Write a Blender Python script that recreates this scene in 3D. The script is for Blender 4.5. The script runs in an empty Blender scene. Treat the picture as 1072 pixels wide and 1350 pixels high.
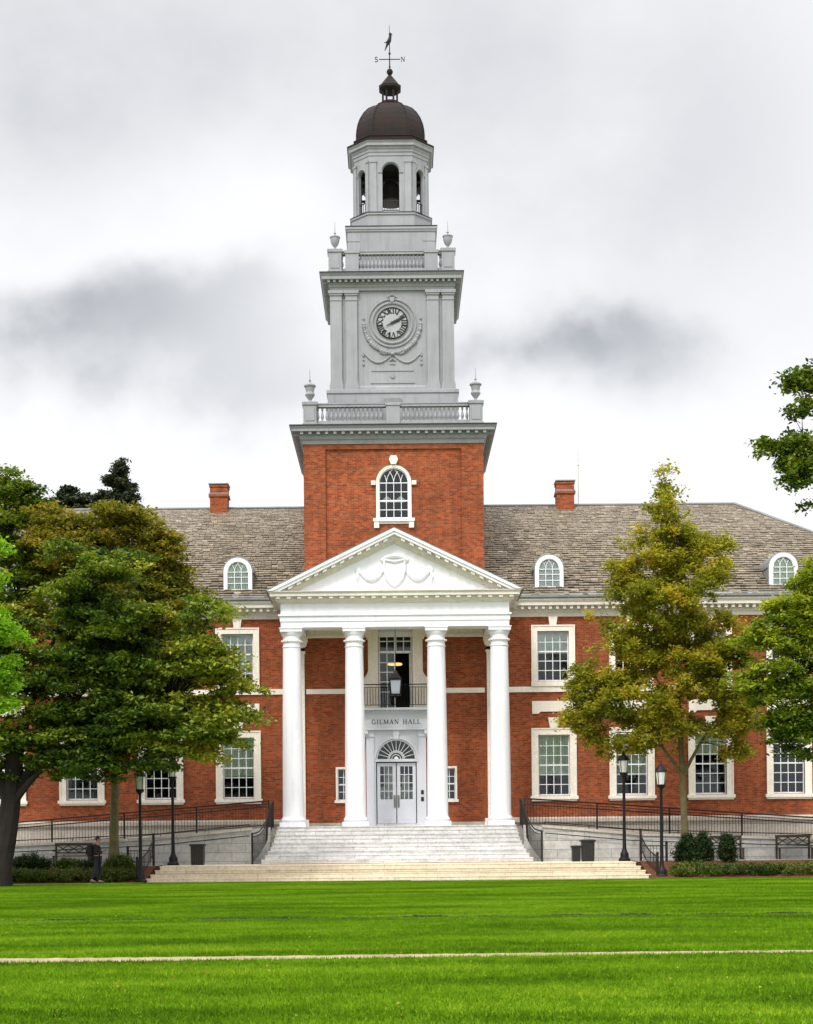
import bpy, math, random
import numpy as np
from mathutils import Vector, Matrix
R = math.radians
random.seed(7)
rng = np.random.default_rng(11)
SC = bpy.context.scene
COL = SC.collection
F = 2050.0           # focal length in photo pixels
ROLL = 0.0095
CAMD = 69.0          # camera to wing wall

def P(px, py, D):
    """photo pixel + distance -> world point (measuring aid)"""
    u = px - 523.5; v = 1105.0 - py
    return ((u + ROLL * v) * D / F, D - CAMD, 1.6 + (v - ROLL * u) * D / F)

# ------------------------------------------------------------------ materials
def newmat(name):
    m = bpy.data.materials.new(name); m.use_nodes = True
    nt = m.node_tree; nt.nodes.clear()
    out = nt.nodes.new('ShaderNodeOutputMaterial')
    return m, nt, out

def N(nt, t, **kw):
    n = nt.nodes.new(t)
    for k, v in kw.items():
        if k.startswith('i_'):
            n.inputs[int(k[2:])].default_value = v
        else:
            setattr(n, k, v)
    return n

def ramp(nt, stops):
    r = nt.nodes.new('ShaderNodeValToRGB')
    el = r.color_ramp.elements
    while len(el) < len(stops): el.new(0.5)
    for e, (p, c) in zip(el, stops):
        e.position = p; e.color = (c[0], c[1], c[2], 1)
    return r

def noise(nt, vec, scale, detail=4, rough=.55):
    n = nt.nodes.new('ShaderNodeTexNoise')
    n.inputs['Scale'].default_value = scale
    n.inputs['Detail'].default_value = detail
    n.inputs['Roughness'].default_value = rough
    nt.links.new(vec, n.inputs['Vector'])
    return n.outputs['Fac']

def mixc(nt, fac, a, b, mode='MIX'):
    n = nt.nodes.new('ShaderNodeMix'); n.data_type = 'RGBA'; n.blend_type = mode
    for sock, v in ((n.inputs[0], fac), (n.inputs[6], a), (n.inputs[7], b)):
        if isinstance(v, (int, float)): sock.default_value = v
        elif isinstance(v, tuple): sock.default_value = (*v[:3], 1)
        else: nt.links.new(v, sock)
    return n.outputs[2]

def mapr(nt, v, a, b, c=0., d=1.):
    n = nt.nodes.new('ShaderNodeMapRange')
    n.inputs[1].default_value = a; n.inputs[2].default_value = b
    n.inputs[3].default_value = c; n.inputs[4].default_value = d
    nt.links.new(v, n.inputs[0])
    return n.outputs[0]

def wmat(name, c0, c1, rough=.6, scale=1.5, bump=.0, bscale=30, streak=0., metallic=0., spec=.4, fine=1.0):
    """weathered surface: two colours by large and small noise in world space, optional rain streaks, bump"""
    m, nt, out = newmat(name)
    b = N(nt, 'ShaderNodeBsdfPrincipled')
    pos = N(nt, 'ShaderNodeNewGeometry').outputs['Position']
    f1 = mapr(nt, noise(nt, pos, scale, 6, .6), .33, .67)
    col = mixc(nt, f1, c0, c1)
    f2 = mapr(nt, noise(nt, pos, scale * 14, 3), .3, .7, 1 - .12 * fine, 1 + .10 * fine)
    col = mixc(nt, 1.0, col, N_val(nt, f2), 'MULTIPLY')
    if streak:
        mp = N(nt, 'ShaderNodeMapping'); mp.inputs['Scale'].default_value = (5, 5, .35)
        nt.links.new(pos, mp.inputs[0])
        f3 = mapr(nt, noise(nt, mp.outputs[0], 1.3, 4, .7), .5, .72, 0, streak)
        col = mixc(nt, f3, col, tuple(x * .45 for x in c0))
    nt.links.new(col, b.inputs['Base Color'])
    b.inputs['Roughness'].default_value = rough
    b.inputs['Metallic'].default_value = metallic
    b.inputs['Specular IOR Level'].default_value = spec
    if bump:
        bp = N(nt, 'ShaderNodeBump'); bp.inputs['Strength'].default_value = bump; bp.inputs['Distance'].default_value = .02
        nt.links.new(noise(nt, pos, bscale, 4), bp.inputs['Height'])
        nt.links.new(bp.outputs[0], b.inputs['Normal'])
    nt.links.new(b.outputs[0], out.inputs[0])
    return m

def N_val(nt, v):
    c = nt.nodes.new('ShaderNodeCombineColor')
    for i in range(3): nt.links.new(v, c.inputs[i])
    return c.outputs[0]

def brickmat(name, ca, cb, mortar):
    m, nt, out = newmat(name)
    b = N(nt, 'ShaderNodeBsdfPrincipled', ); b.inputs['Roughness'].default_value = .85
    b.inputs['Specular IOR Level'].default_value = .2
    pos = N(nt, 'ShaderNodeNewGeometry').outputs['Position']
    sp = N(nt, 'ShaderNodeSeparateXYZ'); nt.links.new(pos, sp.inputs[0])
    ad = N(nt, 'ShaderNodeMath', operation='ADD'); nt.links.new(sp.outputs[0], ad.inputs[0]); nt.links.new(sp.outputs[1], ad.inputs[1])
    cb_ = N(nt, 'ShaderNodeCombineXYZ'); nt.links.new(ad.outputs[0], cb_.inputs[0]); nt.links.new(sp.outputs[2], cb_.inputs[1])
    bt = N(nt, 'ShaderNodeTexBrick')
    nt.links.new(cb_.outputs[0], bt.inputs['Vector'])
    bt.inputs['Scale'].default_value = 1.0
    bt.inputs['Brick Width'].default_value = .225
    bt.inputs['Row Height'].default_value = .078
    bt.inputs['Mortar Size'].default_value = .007
    bt.inputs['Mortar Smooth'].default_value = .2
    bt.inputs['Color1'].default_value = (*ca, 1); bt.inputs['Color2'].default_value = (*cb, 1)
    bt.inputs['Mortar'].default_value = (*mortar, 1)
    f = mapr(nt, noise(nt, pos, .45, 5, .6), .35, .65, .82, 1.12)
    f2 = mapr(nt, noise(nt, pos, 5.5, 4, .7), .3, .7, .72, 1.25)
    col = mixc(nt, 1.0, bt.outputs['Color'], N_val(nt, f), 'MULTIPLY')
    col = mixc(nt, 1.0, col, N_val(nt, f2), 'MULTIPLY')
    mp = N(nt, 'ShaderNodeMapping'); mp.inputs['Scale'].default_value = (2.2, 2.2, .22); nt.links.new(pos, mp.inputs[0])
    f3 = mapr(nt, noise(nt, mp.outputs[0], 1.0, 5, .7), .5, .72, 0, .42)
    col = mixc(nt, f3, col, (.11, .045, .022))
    nt.links.new(col, b.inputs['Base Color'])
    bp = N(nt, 'ShaderNodeBump'); bp.inputs['Strength'].default_value = .5; bp.inputs['Distance'].default_value = .01
    bp.invert = True
    nt.links.new(bt.outputs['Fac'], bp.inputs['Height']); nt.links.new(bp.outputs[0], b.inputs['Normal'])
    nt.links.new(b.outputs[0], out.inputs[0])
    return m

def stonemat(name, ca, cb, mortar, bw=.9, rh=.3, dirt=.35):
    m, nt, out = newmat(name)
    b = N(nt, 'ShaderNodeBsdfPrincipled'); b.inputs['Roughness'].default_value = .8
    pos = N(nt, 'ShaderNodeNewGeometry').outputs['Position']
    sp = N(nt, 'ShaderNodeSeparateXYZ'); nt.links.new(pos, sp.inputs[0])
    ad = N(nt, 'ShaderNodeMath', operation='ADD'); nt.links.new(sp.outputs[0], ad.inputs[0]); nt.links.new(sp.outputs[1], ad.inputs[1])
    cc = N(nt, 'ShaderNodeCombineXYZ'); nt.links.new(ad.outputs[0], cc.inputs[0]); nt.links.new(sp.outputs[2], cc.inputs[1])
    bt = N(nt, 'ShaderNodeTexBrick'); nt.links.new(cc.outputs[0], bt.inputs['Vector'])
    bt.inputs['Scale'].default_value = 1; bt.inputs['Brick Width'].default_value = bw; bt.inputs['Row Height'].default_value = rh
    bt.inputs['Mortar Size'].default_value = .012
    bt.inputs['Color1'].default_value = (*ca, 1); bt.inputs['Color2'].default_value = (*cb, 1); bt.inputs['Mortar'].default_value = (*mortar, 1)
    col = mixc(nt, mapr(nt, noise(nt, pos, 2.2, 7, .7), .45, .72, 0, dirt), bt.outputs['Color'], tuple(x * .5 for x in ca))
    f2 = mapr(nt, noise(nt, pos, 9, 4, .7), .3, .7, .8, 1.15)
    col = mixc(nt, 1.0, col, N_val(nt, f2), 'MULTIPLY')
    nt.links.new(col, b.inputs['Base Color'])
    bp = N(nt, 'ShaderNodeBump'); bp.inputs['Strength'].default_value = .4; bp.inputs['Distance'].default_value = .02
    nt.links.new(noise(nt, pos, 18, 5), bp.inputs['Height']); nt.links.new(bp.outputs[0], b.inputs['Normal'])
    nt.links.new(b.outputs[0], out.inputs[0])
    return m

def slatemat():
    m, nt, out = newmat('slate')
    b = N(nt, 'ShaderNodeBsdfPrincipled'); b.inputs['Roughness'].default_value = .7
    at = N(nt, 'ShaderNodeAttribute', attribute_name='tint')
    r = ramp(nt, [(0, (.05, .040, .028)), (.35, (.145, .115, .078)), (.7, (.25, .205, .145)), (1, (.50, .43, .32))])
    nt.links.new(at.outputs['Fac'], r.inputs[0])
    pos = N(nt, 'ShaderNodeNewGeometry').outputs['Position']
    f = mapr(nt, noise(nt, pos, 7, 5, .7), .3, .7, .7, 1.25)
    f2 = mapr(nt, noise(nt, pos, .5, 4, .6), .35, .65, .93, 1.05)
    col = mixc(nt, 1., mixc(nt, 1., r.outputs[0], N_val(nt, f), 'MULTIPLY'), N_val(nt, f2), 'MULTIPLY')
    nt.links.new(col, b.inputs['Base Color']); nt.links.new(b.outputs[0], out.inputs[0])
    return m

def leafmat(name, stops, trans=.3):
    m, nt, out = newmat(name)
    at = N(nt, 'ShaderNodeAttribute', attribute_name='tint')
    r = ramp(nt, stops); nt.links.new(at.outputs['Fac'], r.inputs[0])
    d = N(nt, 'ShaderNodeBsdfPrincipled'); d.inputs['Roughness'].default_value = .55; d.inputs['Specular IOR Level'].default_value = .25
    t = N(nt, 'ShaderNodeBsdfTranslucent')
    nt.links.new(r.outputs[0], d.inputs['Base Color'])
    nt.links.new(mixc(nt, 1., r.outputs[0], (1.25, 1.2, .6), 'MULTIPLY'), t.inputs['Color'])
    mx = N(nt, 'ShaderNodeMixShader'); mx.inputs[0].default_value = trans
    nt.links.new(d.outputs[0], mx.inputs[1]); nt.links.new(t.outputs[0], mx.inputs[2]); nt.links.new(mx.outputs[0], out.inputs[0])
    return m

def glassmat():
    m, nt, out = newmat('window_glass')
    g = N(nt, 'ShaderNodeBsdfGlossy'); g.inputs['Roughness'].default_value = .06; g.inputs['Color'].default_value = (.5, .53, .56, 1)
    t = N(nt, 'ShaderNodeBsdfTransparent'); t.inputs['Color'].default_value = (.93, .96, .95, 1)
    fr = N(nt, 'ShaderNodeFresnel'); fr.inputs[0].default_value = 1.5
    mx = N(nt, 'ShaderNodeMixShader'); nt.links.new(fr.outputs[0], mx.inputs[0])
    nt.links.new(t.outputs[0], mx.inputs[1]); nt.links.new(g.outputs[0], mx.inputs[2]); nt.links.new(mx.outputs[0], out.inputs[0])
    return m

def emitmat(name, col, s):
    m, nt, out = newmat(name)
    e = N(nt, 'ShaderNodeEmission'); e.inputs[0].default_value = (*col, 1); e.inputs[1].default_value = s
    nt.links.new(e.outputs[0], out.inputs[0]); return m

M = dict(
    brick=brickmat('red_brick', (.365, .084, .024), (.195, .037, .012), (.25, .14, .085)),
    cream=wmat('cream_stone', (.87, .80, .70), (.78, .71, .61), .75, 1.2, .2, 25, .25),
    white=wmat('white_paint', (.80, .80, .835), (.73, .73, .76), .55, .5, .0, 30, .2, 0, .4, .15),
    shaded_white=wmat('tower_white_shaded', (.295, .303, .316), (.235, .242, .254), .6, .55, .0, 30, .4, 0, .4, .25),  # white tower paint; its backlit grey look is put into the colour
    trim=wmat('cornice_paint', (.72, .68, .61), (.62, .58, .51), .6, .9, 0, 30, .3, 0, .4, .3),
    doorp=wmat('door_paint', (.62, .64, .69), (.57, .59, .64), .45, .8, 0, 30, .05, 0, .4, .2),
    sash=wmat('sash_paint', (.8, .82, .82), (.75, .77, .77), .5, .8),
    lead=wmat('lead_flashing', (.22, .24, .23), (.15, .165, .16), .55, .9, .2, 10, .2),
    leadk=wmat('dark_lead', (.035, .037, .037), (.022, .024, .024), .6, 2, 0, 30, .1, 0, .2),
    dome=wmat('dome_copper', (.012, .011, .010), (.026, .013, .010), .75, 1.3, .4, 6, .3, 0, .2),
    iron=wmat('black_iron', (.006, .006, .006), (.011, .010, .009), .5, 5, 0, 30, 0, .1, .25),
    iron2=wmat('weathered_iron', (.030, .024, .020), (.018, .014, .012), .6, 5, 0, 30, 0, .1, .25),
    bronze=wmat('dark_bronze', (.03, .03, .026), (.05, .045, .035), .45, 2, 0, 30, 0, .6),
    steps=stonemat('marble_steps', (.70, .685, .66), (.60, .585, .56), (.38, .36, .33), 1.5, .34, .7),
    terrace=stonemat('buff_stone', (.74, .63, .46), (.64, .54, .38), (.4, .33, .24), 1.6, .31, .45),
    ashlar=stonemat('grey_ashlar', (.50, .49, .46), (.41, .405, .385), (.24, .23, .21), 1.1, .36, .55),
    base=stonemat('base_stone', (.52, .47, .39), (.44, .39, .33), (.24, .21, .17), 1.3, .42, .5),
    dark=wmat('interior_dark', (.035, .035, .035), (.02, .02, .02), .9, 1),  # near-black backing; the dark of unlit interiors is in its colour
    room=wmat('interior_unlit', (.03, .029, .028), (.022, .022, .02), .9, 1),  # near-black; the gloom of unlit rooms is put into the colour
    blind=wmat('window_blind', (.84, .90, .74), (.76, .84, .68), .8, .7),
    shade=wmat('pale_shade', (.92, .92, .92), (.86, .87, .88), .8, .7),
    slate=slatemat(), glass=glassmat(),
    bark=wmat('bark', (.020, .014, .010), (.009, .007, .006), .95, 2.5, .8, 14),
    moss=wmat('mossy_bark', (.15, .13, .05), (.09, .075, .035), .95, 4, .8, 14),
    soil=wmat('mulch', (.16, .065, .035), (.09, .045, .028), 1, 3, .8, 20, 0, 0, 0),
    path=wmat('path_gravel', (.40, .33, .20), (.28, .22, .13), 1, 2, .5, 25, 0, 0, 0),
    pave=wmat('pavement', (.42, .40, .36), (.34, .32, .29), .9, 1.5, .3, 25),
    teak=wmat('weathered_teak', (.055, .042, .03), (.03, .024, .018), .8, 6, .3, 40),
    binm=wmat('bin_metal', (.022, .02, .017), (.013, .012, .011), .5, 6),
    frost=wmat('frosted_lamp_glass', (.62, .62, .60), (.55, .55, .53), .35, 3),
    black=wmat('black_paint', (.012, .012, .012), (.016, .016, .016), .5, 3),
    skin=wmat('skin', (.38, .20, .13), (.33, .17, .11), .6, 8),
    jacket=wmat('dark_jacket', (.008, .008, .009), (.016, .009, .009), .8, 8),  # dark cloth, its colour taken further down for the tree's shade
    shirt=wmat('red_shirt', (.16, .03, .025), (.12, .02, .018), .8, 8),
    jeans=wmat('dark_trousers', (.009, .010, .013), (.014, .015, .019), .85, 8),  # dark trousers, with the tree's shade deepening the colour
    hair=wmat('dark_hair', (.012, .009, .007), (.02, .014, .01), .6, 20),
    shoe=wmat('shoe', (.05, .045, .04), (.03, .03, .03), .6, 8),
    lampglow=emitmat('lit_lamp', (1, .5, .12), 1.6),
)

# ------------------------------------------------------------------ mesh builder
class MB:
    def __init__(s): s.v = []; s.f = []; s.xf = None; s.t = []; s.ct = .5
    def add(s, vs, fs):
        o = len(s.v)
        if s.xf: vs = [s.xf(*p) for p in vs]
        s.v += [tuple(p) for p in vs]; s.f += [tuple(i + o for i in f) for f in fs]
        s.t += [s.ct] * len(fs)
    def hexa(s, p):   # 8 points, bottom 0-3 ccw, top 4-7
        s.add(p, [(3, 2, 1, 0), (4, 5, 6, 7), (0, 1, 5, 4), (1, 2, 6, 5), (2, 3, 7, 6), (3, 0, 4, 7)])
    def box(s, x0, x1, y0, y1, z0, z1):
        s.hexa([(x0, y0, z0), (x1, y0, z0), (x1, y1, z0), (x0, y1, z0), (x0, y0, z1), (x1, y0, z1), (x1, y1, z1), (x0, y1, z1)])
    def xz(s, poly, y0, y1):    # poly of (x,z) extruded in y
        n = len(poly)
        vs = [(x, y0, z) for x, z in poly] + [(x, y1, z) for x, z in poly]
        s.add(vs, [tuple(range(n)), tuple(range(2 * n - 1, n - 1, -1))] + [(i, i + n, (i + 1) % n + n, (i + 1) % n) for i in range(n)])
    def yz(s, poly, x0, x1):
        n = len(poly)
        vs = [(x0, y, z) for y, z in poly] + [(x1, y, z) for y, z in poly]
        s.add(vs, [tuple(range(n)), tuple(range(2 * n - 1, n - 1, -1))] + [(i, i + n, (i + 1) % n + n, (i + 1) % n) for i in range(n)])
    def xy(s, poly, z0, z1):
        n = len(poly)
        vs = [(x, y, z0) for x, y in poly] + [(x, y, z1) for x, y in poly]
        s.add(vs, [tuple(range(n - 1, -1, -1)), tuple(range(n, 2 * n))] + [(i, (i + 1) % n, (i + 1) % n + n, i + n) for i in range(n)])
    def lathe(s, prof, cx=0, cy=0, cz=0, seg=20, ax='z'):
        vs = []; n = len(prof)
        for r, h in prof:
            for k in range(seg):
                a = 2 * math.pi * k / seg
                if ax == 'z': vs.append((cx + r * math.cos(a), cy + r * math.sin(a), cz + h))
                else: vs.append((cx + r * math.cos(a), cy + h, cz + r * math.sin(a)))
        fs = [(i * seg + k, i * seg + (k + 1) % seg, (i + 1) * seg + (k + 1) % seg, (i + 1) * seg + k) for i in range(n - 1) for k in range(seg)]
        fs += [tuple(range(seg - 1, -1, -1)), tuple((n - 1) * seg + k for k in range(seg))]
        s.add(vs, fs)
    def tube(s, pts, r, seg=6, closed=False):
        pts = [Vector(p) for p in pts]; n = len(pts)
        rs = r if isinstance(r, (list, tuple)) else [r] * n
        vs = []; prev = None
        for i, p in enumerate(pts):
            if closed: t = pts[(i + 1) % n] - pts[i - 1]
            else: t = pts[min(i + 1, n - 1)] - pts[max(i - 1, 0)]
            if t.length < 1e-9: t = Vector((0, 0, 1))
            t.normalize()
            if prev is None:
                a = Vector((0, 0, 1)) if abs(t.z) < .9 else Vector((1, 0, 0))
                u = t.cross(a).normalized()
            else:
                u = (prev - t * prev.dot(t))
                u = u.normalized() if u.length > 1e-6 else t.orthogonal().normalized()
            prev = u; w = t.cross(u)
            for k in range(seg):
                a = 2 * math.pi * k / seg
                vs.append(p + (u * math.cos(a) + w * math.sin(a)) * rs[i])
        m = n if closed else n - 1
        fs = [(i * seg + k, i * seg + (k + 1) % seg, ((i + 1) % n) * seg + (k + 1) % seg, ((i + 1) % n) * seg + k) for i in range(m) for k in range(seg)]
        if not closed: fs += [tuple(range(seg - 1, -1, -1)), tuple((n - 1) * seg + k for k in range(seg))]
        s.add(vs, fs)
    def ball(s, c, r, seg=10, rings=6, sz=1):
        prof = [(max(1e-4, r * math.sin(math.pi * i / rings)), -r * sz * math.cos(math.pi * i / rings)) for i in range(rings + 1)]
        s.lathe(prof, *c, seg)
    def mould(s, poly, prof, cap=True):
        """moulding all round a convex ccw plan polygon; prof = [(outward offset, z)...] bottom to top"""
        n = len(poly); vs = []
        for o, z in prof:
            vs += [(x, y, z) for x, y in offset(poly, o)]
        m = len(prof)
        fs = [(i * n + k, i * n + (k + 1) % n, (i + 1) * n + (k + 1) % n, (i + 1) * n + k) for i in range(m - 1) for k in range(n)]
        if cap: fs += [tuple((m - 1) * n + k for k in range(n)), tuple(range(n - 1, -1, -1))]
        s.add(vs, fs)
    def archwall(s, p0, p1, z0, z1, th, hw, sill, spring, c=None, arch=True, seg=14):
        """wall from plan point p0 to p1 (outer face; inside is to the left of p0->p1), opening centred at c along it"""
        p0 = Vector(p0); p1 = Vector(p1); L = (p1 - p0).length; d = (p1 - p0) / L; nrm = Vector((-d.y, d.x))
        if c is None: c = L / 2
        old = s.xf
        s.xf = lambda x, y, z: (p0.x + d.x * x + nrm.x * y, p0.y + d.y * x + nrm.y * y, z)
        s.box(0, c - hw, 0, th, z0, z1); s.box(c + hw, L, 0, th, z0, z1)
        if sill > z0: s.box(c - hw, c + hw, 0, th, z0, sill)
        if arch:
            for k in range(seg):
                a, b = math.pi - math.pi * k / seg, math.pi - math.pi * (k + 1) / seg
                xa, xb = c + hw * math.cos(a), c + hw * math.cos(b); za, zb = spring + hw * math.sin(a), spring + hw * math.sin(b)
                s.add([(xa, 0, za), (xb, 0, zb), (xb, th, zb), (xa, th, za), (xa, 0, z1), (xb, 0, z1), (xb, th, z1), (xa, th, z1)],
                      [(3, 2, 1, 0), (4, 5, 6, 7), (0, 1, 5, 4), (2, 3, 7, 6)])
        elif z1 > spring: s.box(c - hw, c + hw, 0, th, spring, z1)
        s.xf = old
    def holes(s, x0, x1, z0, z1, y0, y1, hs):
        """wall slab in x,z with rectangular holes, no inner faces"""
        xs = sorted({x0, x1, *[h[0] for h in hs], *[h[1] for h in hs]}); zs = sorted({z0, z1, *[h[2] for h in hs], *[h[3] for h in hs]})
        solid = lambda i, j: 0 <= i < len(xs) - 1 and 0 <= j < len(zs) - 1 and not any(h[0] <= (xs[i] + xs[i + 1]) / 2 <= h[1] and h[2] <= (zs[j] + zs[j + 1]) / 2 <= h[3] for h in hs)
        for i in range(len(xs) - 1):
            for j in range(len(zs) - 1):
                if not solid(i, j): continue
                a, b, c, d = xs[i], xs[i + 1], zs[j], zs[j + 1]
                s.add([(a, y0, c), (b, y0, c), (b, y0, d), (a, y0, d)], [(0, 1, 2, 3)])
                s.add([(a, y1, c), (b, y1, c), (b, y1, d), (a, y1, d)], [(3, 2, 1, 0)])
                if not solid(i - 1, j): s.add([(a, y0, c), (a, y0, d), (a, y1, d), (a, y1, c)], [(0, 1, 2, 3)])
                if not solid(i + 1, j): s.add([(b, y0, c), (b, y1, c), (b, y1, d), (b, y0, d)], [(0, 1, 2, 3)])
                if not solid(i, j - 1): s.add([(a, y0, c), (a, y1, c), (b, y1, c), (b, y0, c)], [(0, 1, 2, 3)])
                if not solid(i, j + 1): s.add([(a, y0, d), (b, y0, d), (b, y1, d), (a, y1, d)], [(0, 1, 2, 3)])
    def mesh(s, name, mat, smooth=False, tint=False):
        me = bpy.data.meshes.new(name)
        me.from_pydata(s.v, [], s.f)
        if tint:
            a = me.attributes.new('tint', 'FLOAT', 'FACE'); a.data.foreach_set('value', s.t)
        if mat: me.materials.append(mat)
        if smooth:
            me.polygons.foreach_set('use_smooth', [True] * len(me.polygons))
            me.set_sharp_from_angle(angle=R(35))
        me.update(); return me
    def build(s, name, mat, parent=None, smooth=False, tint=False, loc=None):
        return link(name, s.mesh(name, mat, smooth, tint), parent, loc)

def lin(a, b, t): return a + (b - a) * t
def offset(poly, o):
    if not o: return list(poly)
    n = len(poly); out = []
    for i in range(n):
        a, b, c = Vector(poly[i - 1]), Vector(poly[i]), Vector(poly[(i + 1) % n])
        d1 = (b - a).normalized(); d2 = (c - b).normalized()
        n1 = Vector((d1.y, -d1.x)); n2 = Vector((d2.y, -d2.x))
        k = (n1 + n2) / (1 + n1.dot(n2))
        out.append(tuple(b + k * o))
    return out
def rect(hx, cy, hy=None):
    hy = hx if hy is None else hy
    return [(-hx, cy - hy), (hx, cy - hy), (hx, cy + hy), (-hx, cy + hy)]
def octo(a, c, cy):
    return [(-c, cy - a), (c, cy - a), (a, cy - c), (a, cy + c), (c, cy + a), (-c, cy + a), (-a, cy + c), (-a, cy - c)]

def link(name, data, parent=None, loc=None, rz=0):
    o = bpy.data.objects.new(name, data); COL.objects.link(o)
    if parent: o.parent = parent
    if loc: o.location = loc
    if rz: o.rotation_euler = (0, 0, rz)
    return o
def tag(o, label=None, cat=None, group=None, kind=None):
    if label: o['label'] = label
    if cat: o['category'] = cat
    if group: o['group'] = group
    if kind: o['kind'] = kind
    return o
def thing(name, label, cat, loc=(0, 0, 0), group=None):
    return tag(link(name, None, None, loc), label, cat, group)
def copy_tree(o, parent=None):
    c = o.copy(); COL.objects.link(c); c.parent = parent
    for ch in list(o.children): copy_tree(ch, c)
    return c

# ------------------------------------------------------------------ THE HALL
hall = thing('college_hall', 'long red brick hall with white columned portico and tall pale clock tower', 'building', (0, 0, 0))
WX = [7.0, 10.45, 13.95, 17.42, 20.9]
LW = (3.42, 6.12, .70)   # lower window opening z0,z1,half width
UW = (8.50, 10.72, .70)
holes = []
for x in WX:
    for s in (-1, 1):
        holes.append((s * x - .7, s * x + .7, LW[0], LW[1])); holes.append((s * x - .7, s * x + .7, UW[0], UW[1]))
holes += [(-.95, .95, 2.2, 6.05), (-.74, .74, 7.32, 10.86), (-2.6, -2.1, 3.3, 4.68), (2.1, 2.6, 3.3, 4.68)]
w = MB()
w.holes(-25, 25, 2.42, 12.0, 0, .4, holes)
w.box(-25, -24.6, .4, 17, 2.42, 12); w.box(24.6, 25, .4, 17, 2.42, 12); w.box(-24.6, 24.6, 16.6, 17, 2.42, 12)
w.build('wall', M['brick'], hall)
# arch spandrels over the door are brick behind the white surround
b = MB()
b.holes(-25.1, 25.1, -.3, 2.2, -.1, .42, [(-1, 1, 2.1, 2.3)])
b.yz([(-.16, 2.2), (-.24, 2.26), (-.24, 2.40), (-.14, 2.47), (.1, 2.47), (.1, 2.2)], -25.15, -4.95)
b.yz([(-.16, 2.2), (-.24, 2.26), (-.24, 2.40), (-.14, 2.47), (.1, 2.47), (.1, 2.2)], 4.95, 25.15)
b.build('foundation', M['base'], hall)
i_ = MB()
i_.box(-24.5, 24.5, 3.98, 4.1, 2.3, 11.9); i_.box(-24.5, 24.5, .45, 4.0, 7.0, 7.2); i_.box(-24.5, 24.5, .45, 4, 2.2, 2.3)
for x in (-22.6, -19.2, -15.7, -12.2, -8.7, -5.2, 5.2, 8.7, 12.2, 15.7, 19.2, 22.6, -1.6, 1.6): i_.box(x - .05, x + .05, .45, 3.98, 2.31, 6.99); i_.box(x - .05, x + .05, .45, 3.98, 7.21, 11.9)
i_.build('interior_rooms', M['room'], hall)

# string course and tablets
sc = MB()
for a, c in ((-25.02, -4.86), (4.86, 25.02)): sc.box(a, c, -.07, .03, 8.02, 8.26)
for a, c in ((-3.96, -1.3), (1.3, 3.96)): sc.box(a, c, -.06, .03, 8.02, 8.24)
sc.build('string_course', M['cream'], hall)

def casing(hw, z0, z1, wd, y=-.09):
    m = MB()
    m.box(-hw - wd, -hw, y, .1, z0 - .02, z1 + wd); m.box(hw, hw + wd, y, .1, z0 - .02, z1 + wd)
    m.box(-hw, hw, y, .1, z1, z1 + wd)
    # outer bead
    m.box(-hw - wd - .03, -hw - wd + .03, y - .03, y + .02, z0 - .02, z1 + wd + .03); m.box(hw + wd - .03, hw + wd + .03, y - .03, y + .02, z0 - .02, z1 + wd + .03)
    m.box(-hw - wd + .03, hw + wd - .03, y - .03, y + .02, z1 + wd - .03, z1 + wd + .03)
    return m
def sash(hw, z0, z1, cols, rows, meet, y=.12, bar=.016, fr=.05):
    m = MB()
    m.box(-hw, -hw + fr, y, y + .07, z0, z1); m.box(hw - fr, hw, y, y + .07, z0, z1)
    m.box(-hw + fr, hw - fr, y, y + .07, z0, z0 + fr * 1.4); m.box(-hw + fr, hw - fr, y, y + .07, z1 - fr, z1)
    H = z1 - z0 - 2.4 * fr; W = 2 * hw - 2 * fr
    for r in range(1, rows):
        z = z0 + 1.4 * fr + H * r / rows
        t = .032 if r == meet else bar
        m.box(-hw + fr, hw - fr, y + .01, y + .06, z - t, z + t)
    for c in range(1, cols):
        x = -hw + fr + W * c / cols
        zz = [z0 + 1.4 * fr + H * r / rows for r in range(rows + 1)]
        for r in range(rows):
            m.box(x - bar, x + bar, y + .012, y + .058, zz[r] + (.032 if r == meet else bar), zz[r + 1] - (.032 if r + 1 == meet else bar))
    return m
# lower windows
cas = casing(.7, LW[0], LW[1], .27).mesh('window', M['cream'])
frm = sash(.7, LW[0], LW[1], 4, 6, 3).mesh('window_frame', M['sash'])
pn = MB(); pn.box(-.66, .66, .14, .146, LW[0] + .03, LW[1] - .03); pane_l = pn.mesh('pane', M['glass'])
sl = MB(); sl.box(-1.06, 1.06, -.16, .1, LW[0] - .16, LW[0] - .02); sl.box(-1.0, 1.0, -.1, .08, LW[0] - .24, LW[0] - .16); sill_l = sl.mesh('sill', M['cream'])
ks = MB(); ks.xz([(-.17, LW[1] + .3), (.17, LW[1] + .3), (.25, LW[1] + .76), (-.25, LW[1] + .76)], -.13, .05); key_l = ks.mesh('keystone', M['cream'])
tb = MB(); tb.xz([(-.95, 7.06), (-.66, 7.06), (-.58, 7.15), (.58, 7.15), (.66, 7.06), (.95, 7.06), (.95, 7.62), (-.95, 7.62)], -.06, .03); tablet = tb.mesh('stone_tablet', M['cream'])
cas2 = casing(.7, UW[0], UW[1], .24).mesh('window', M['cream'])
frm2 = sash(.7, UW[0], UW[1], 4, 5, 3).mesh('window_frame', M['sash'])
pn = MB(); pn.box(-.66, .66, .14, .146, UW[0] + .03, UW[1] - .03); pane_u = pn.mesh('pane', M['glass'])
sl = MB(); sl.box(-.98, .98, -.12, .1, 8.27, UW[0] - .02); sill_u = sl.mesh('sill', M['cream'])
ks = MB(); ks.xz([(-.15, UW[1] + .27), (.15, UW[1] + .27), (.2, 11.36), (-.2, 11.36)], -.12, .05); key_u = ks.mesh('keystone', M['cream'])
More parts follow.
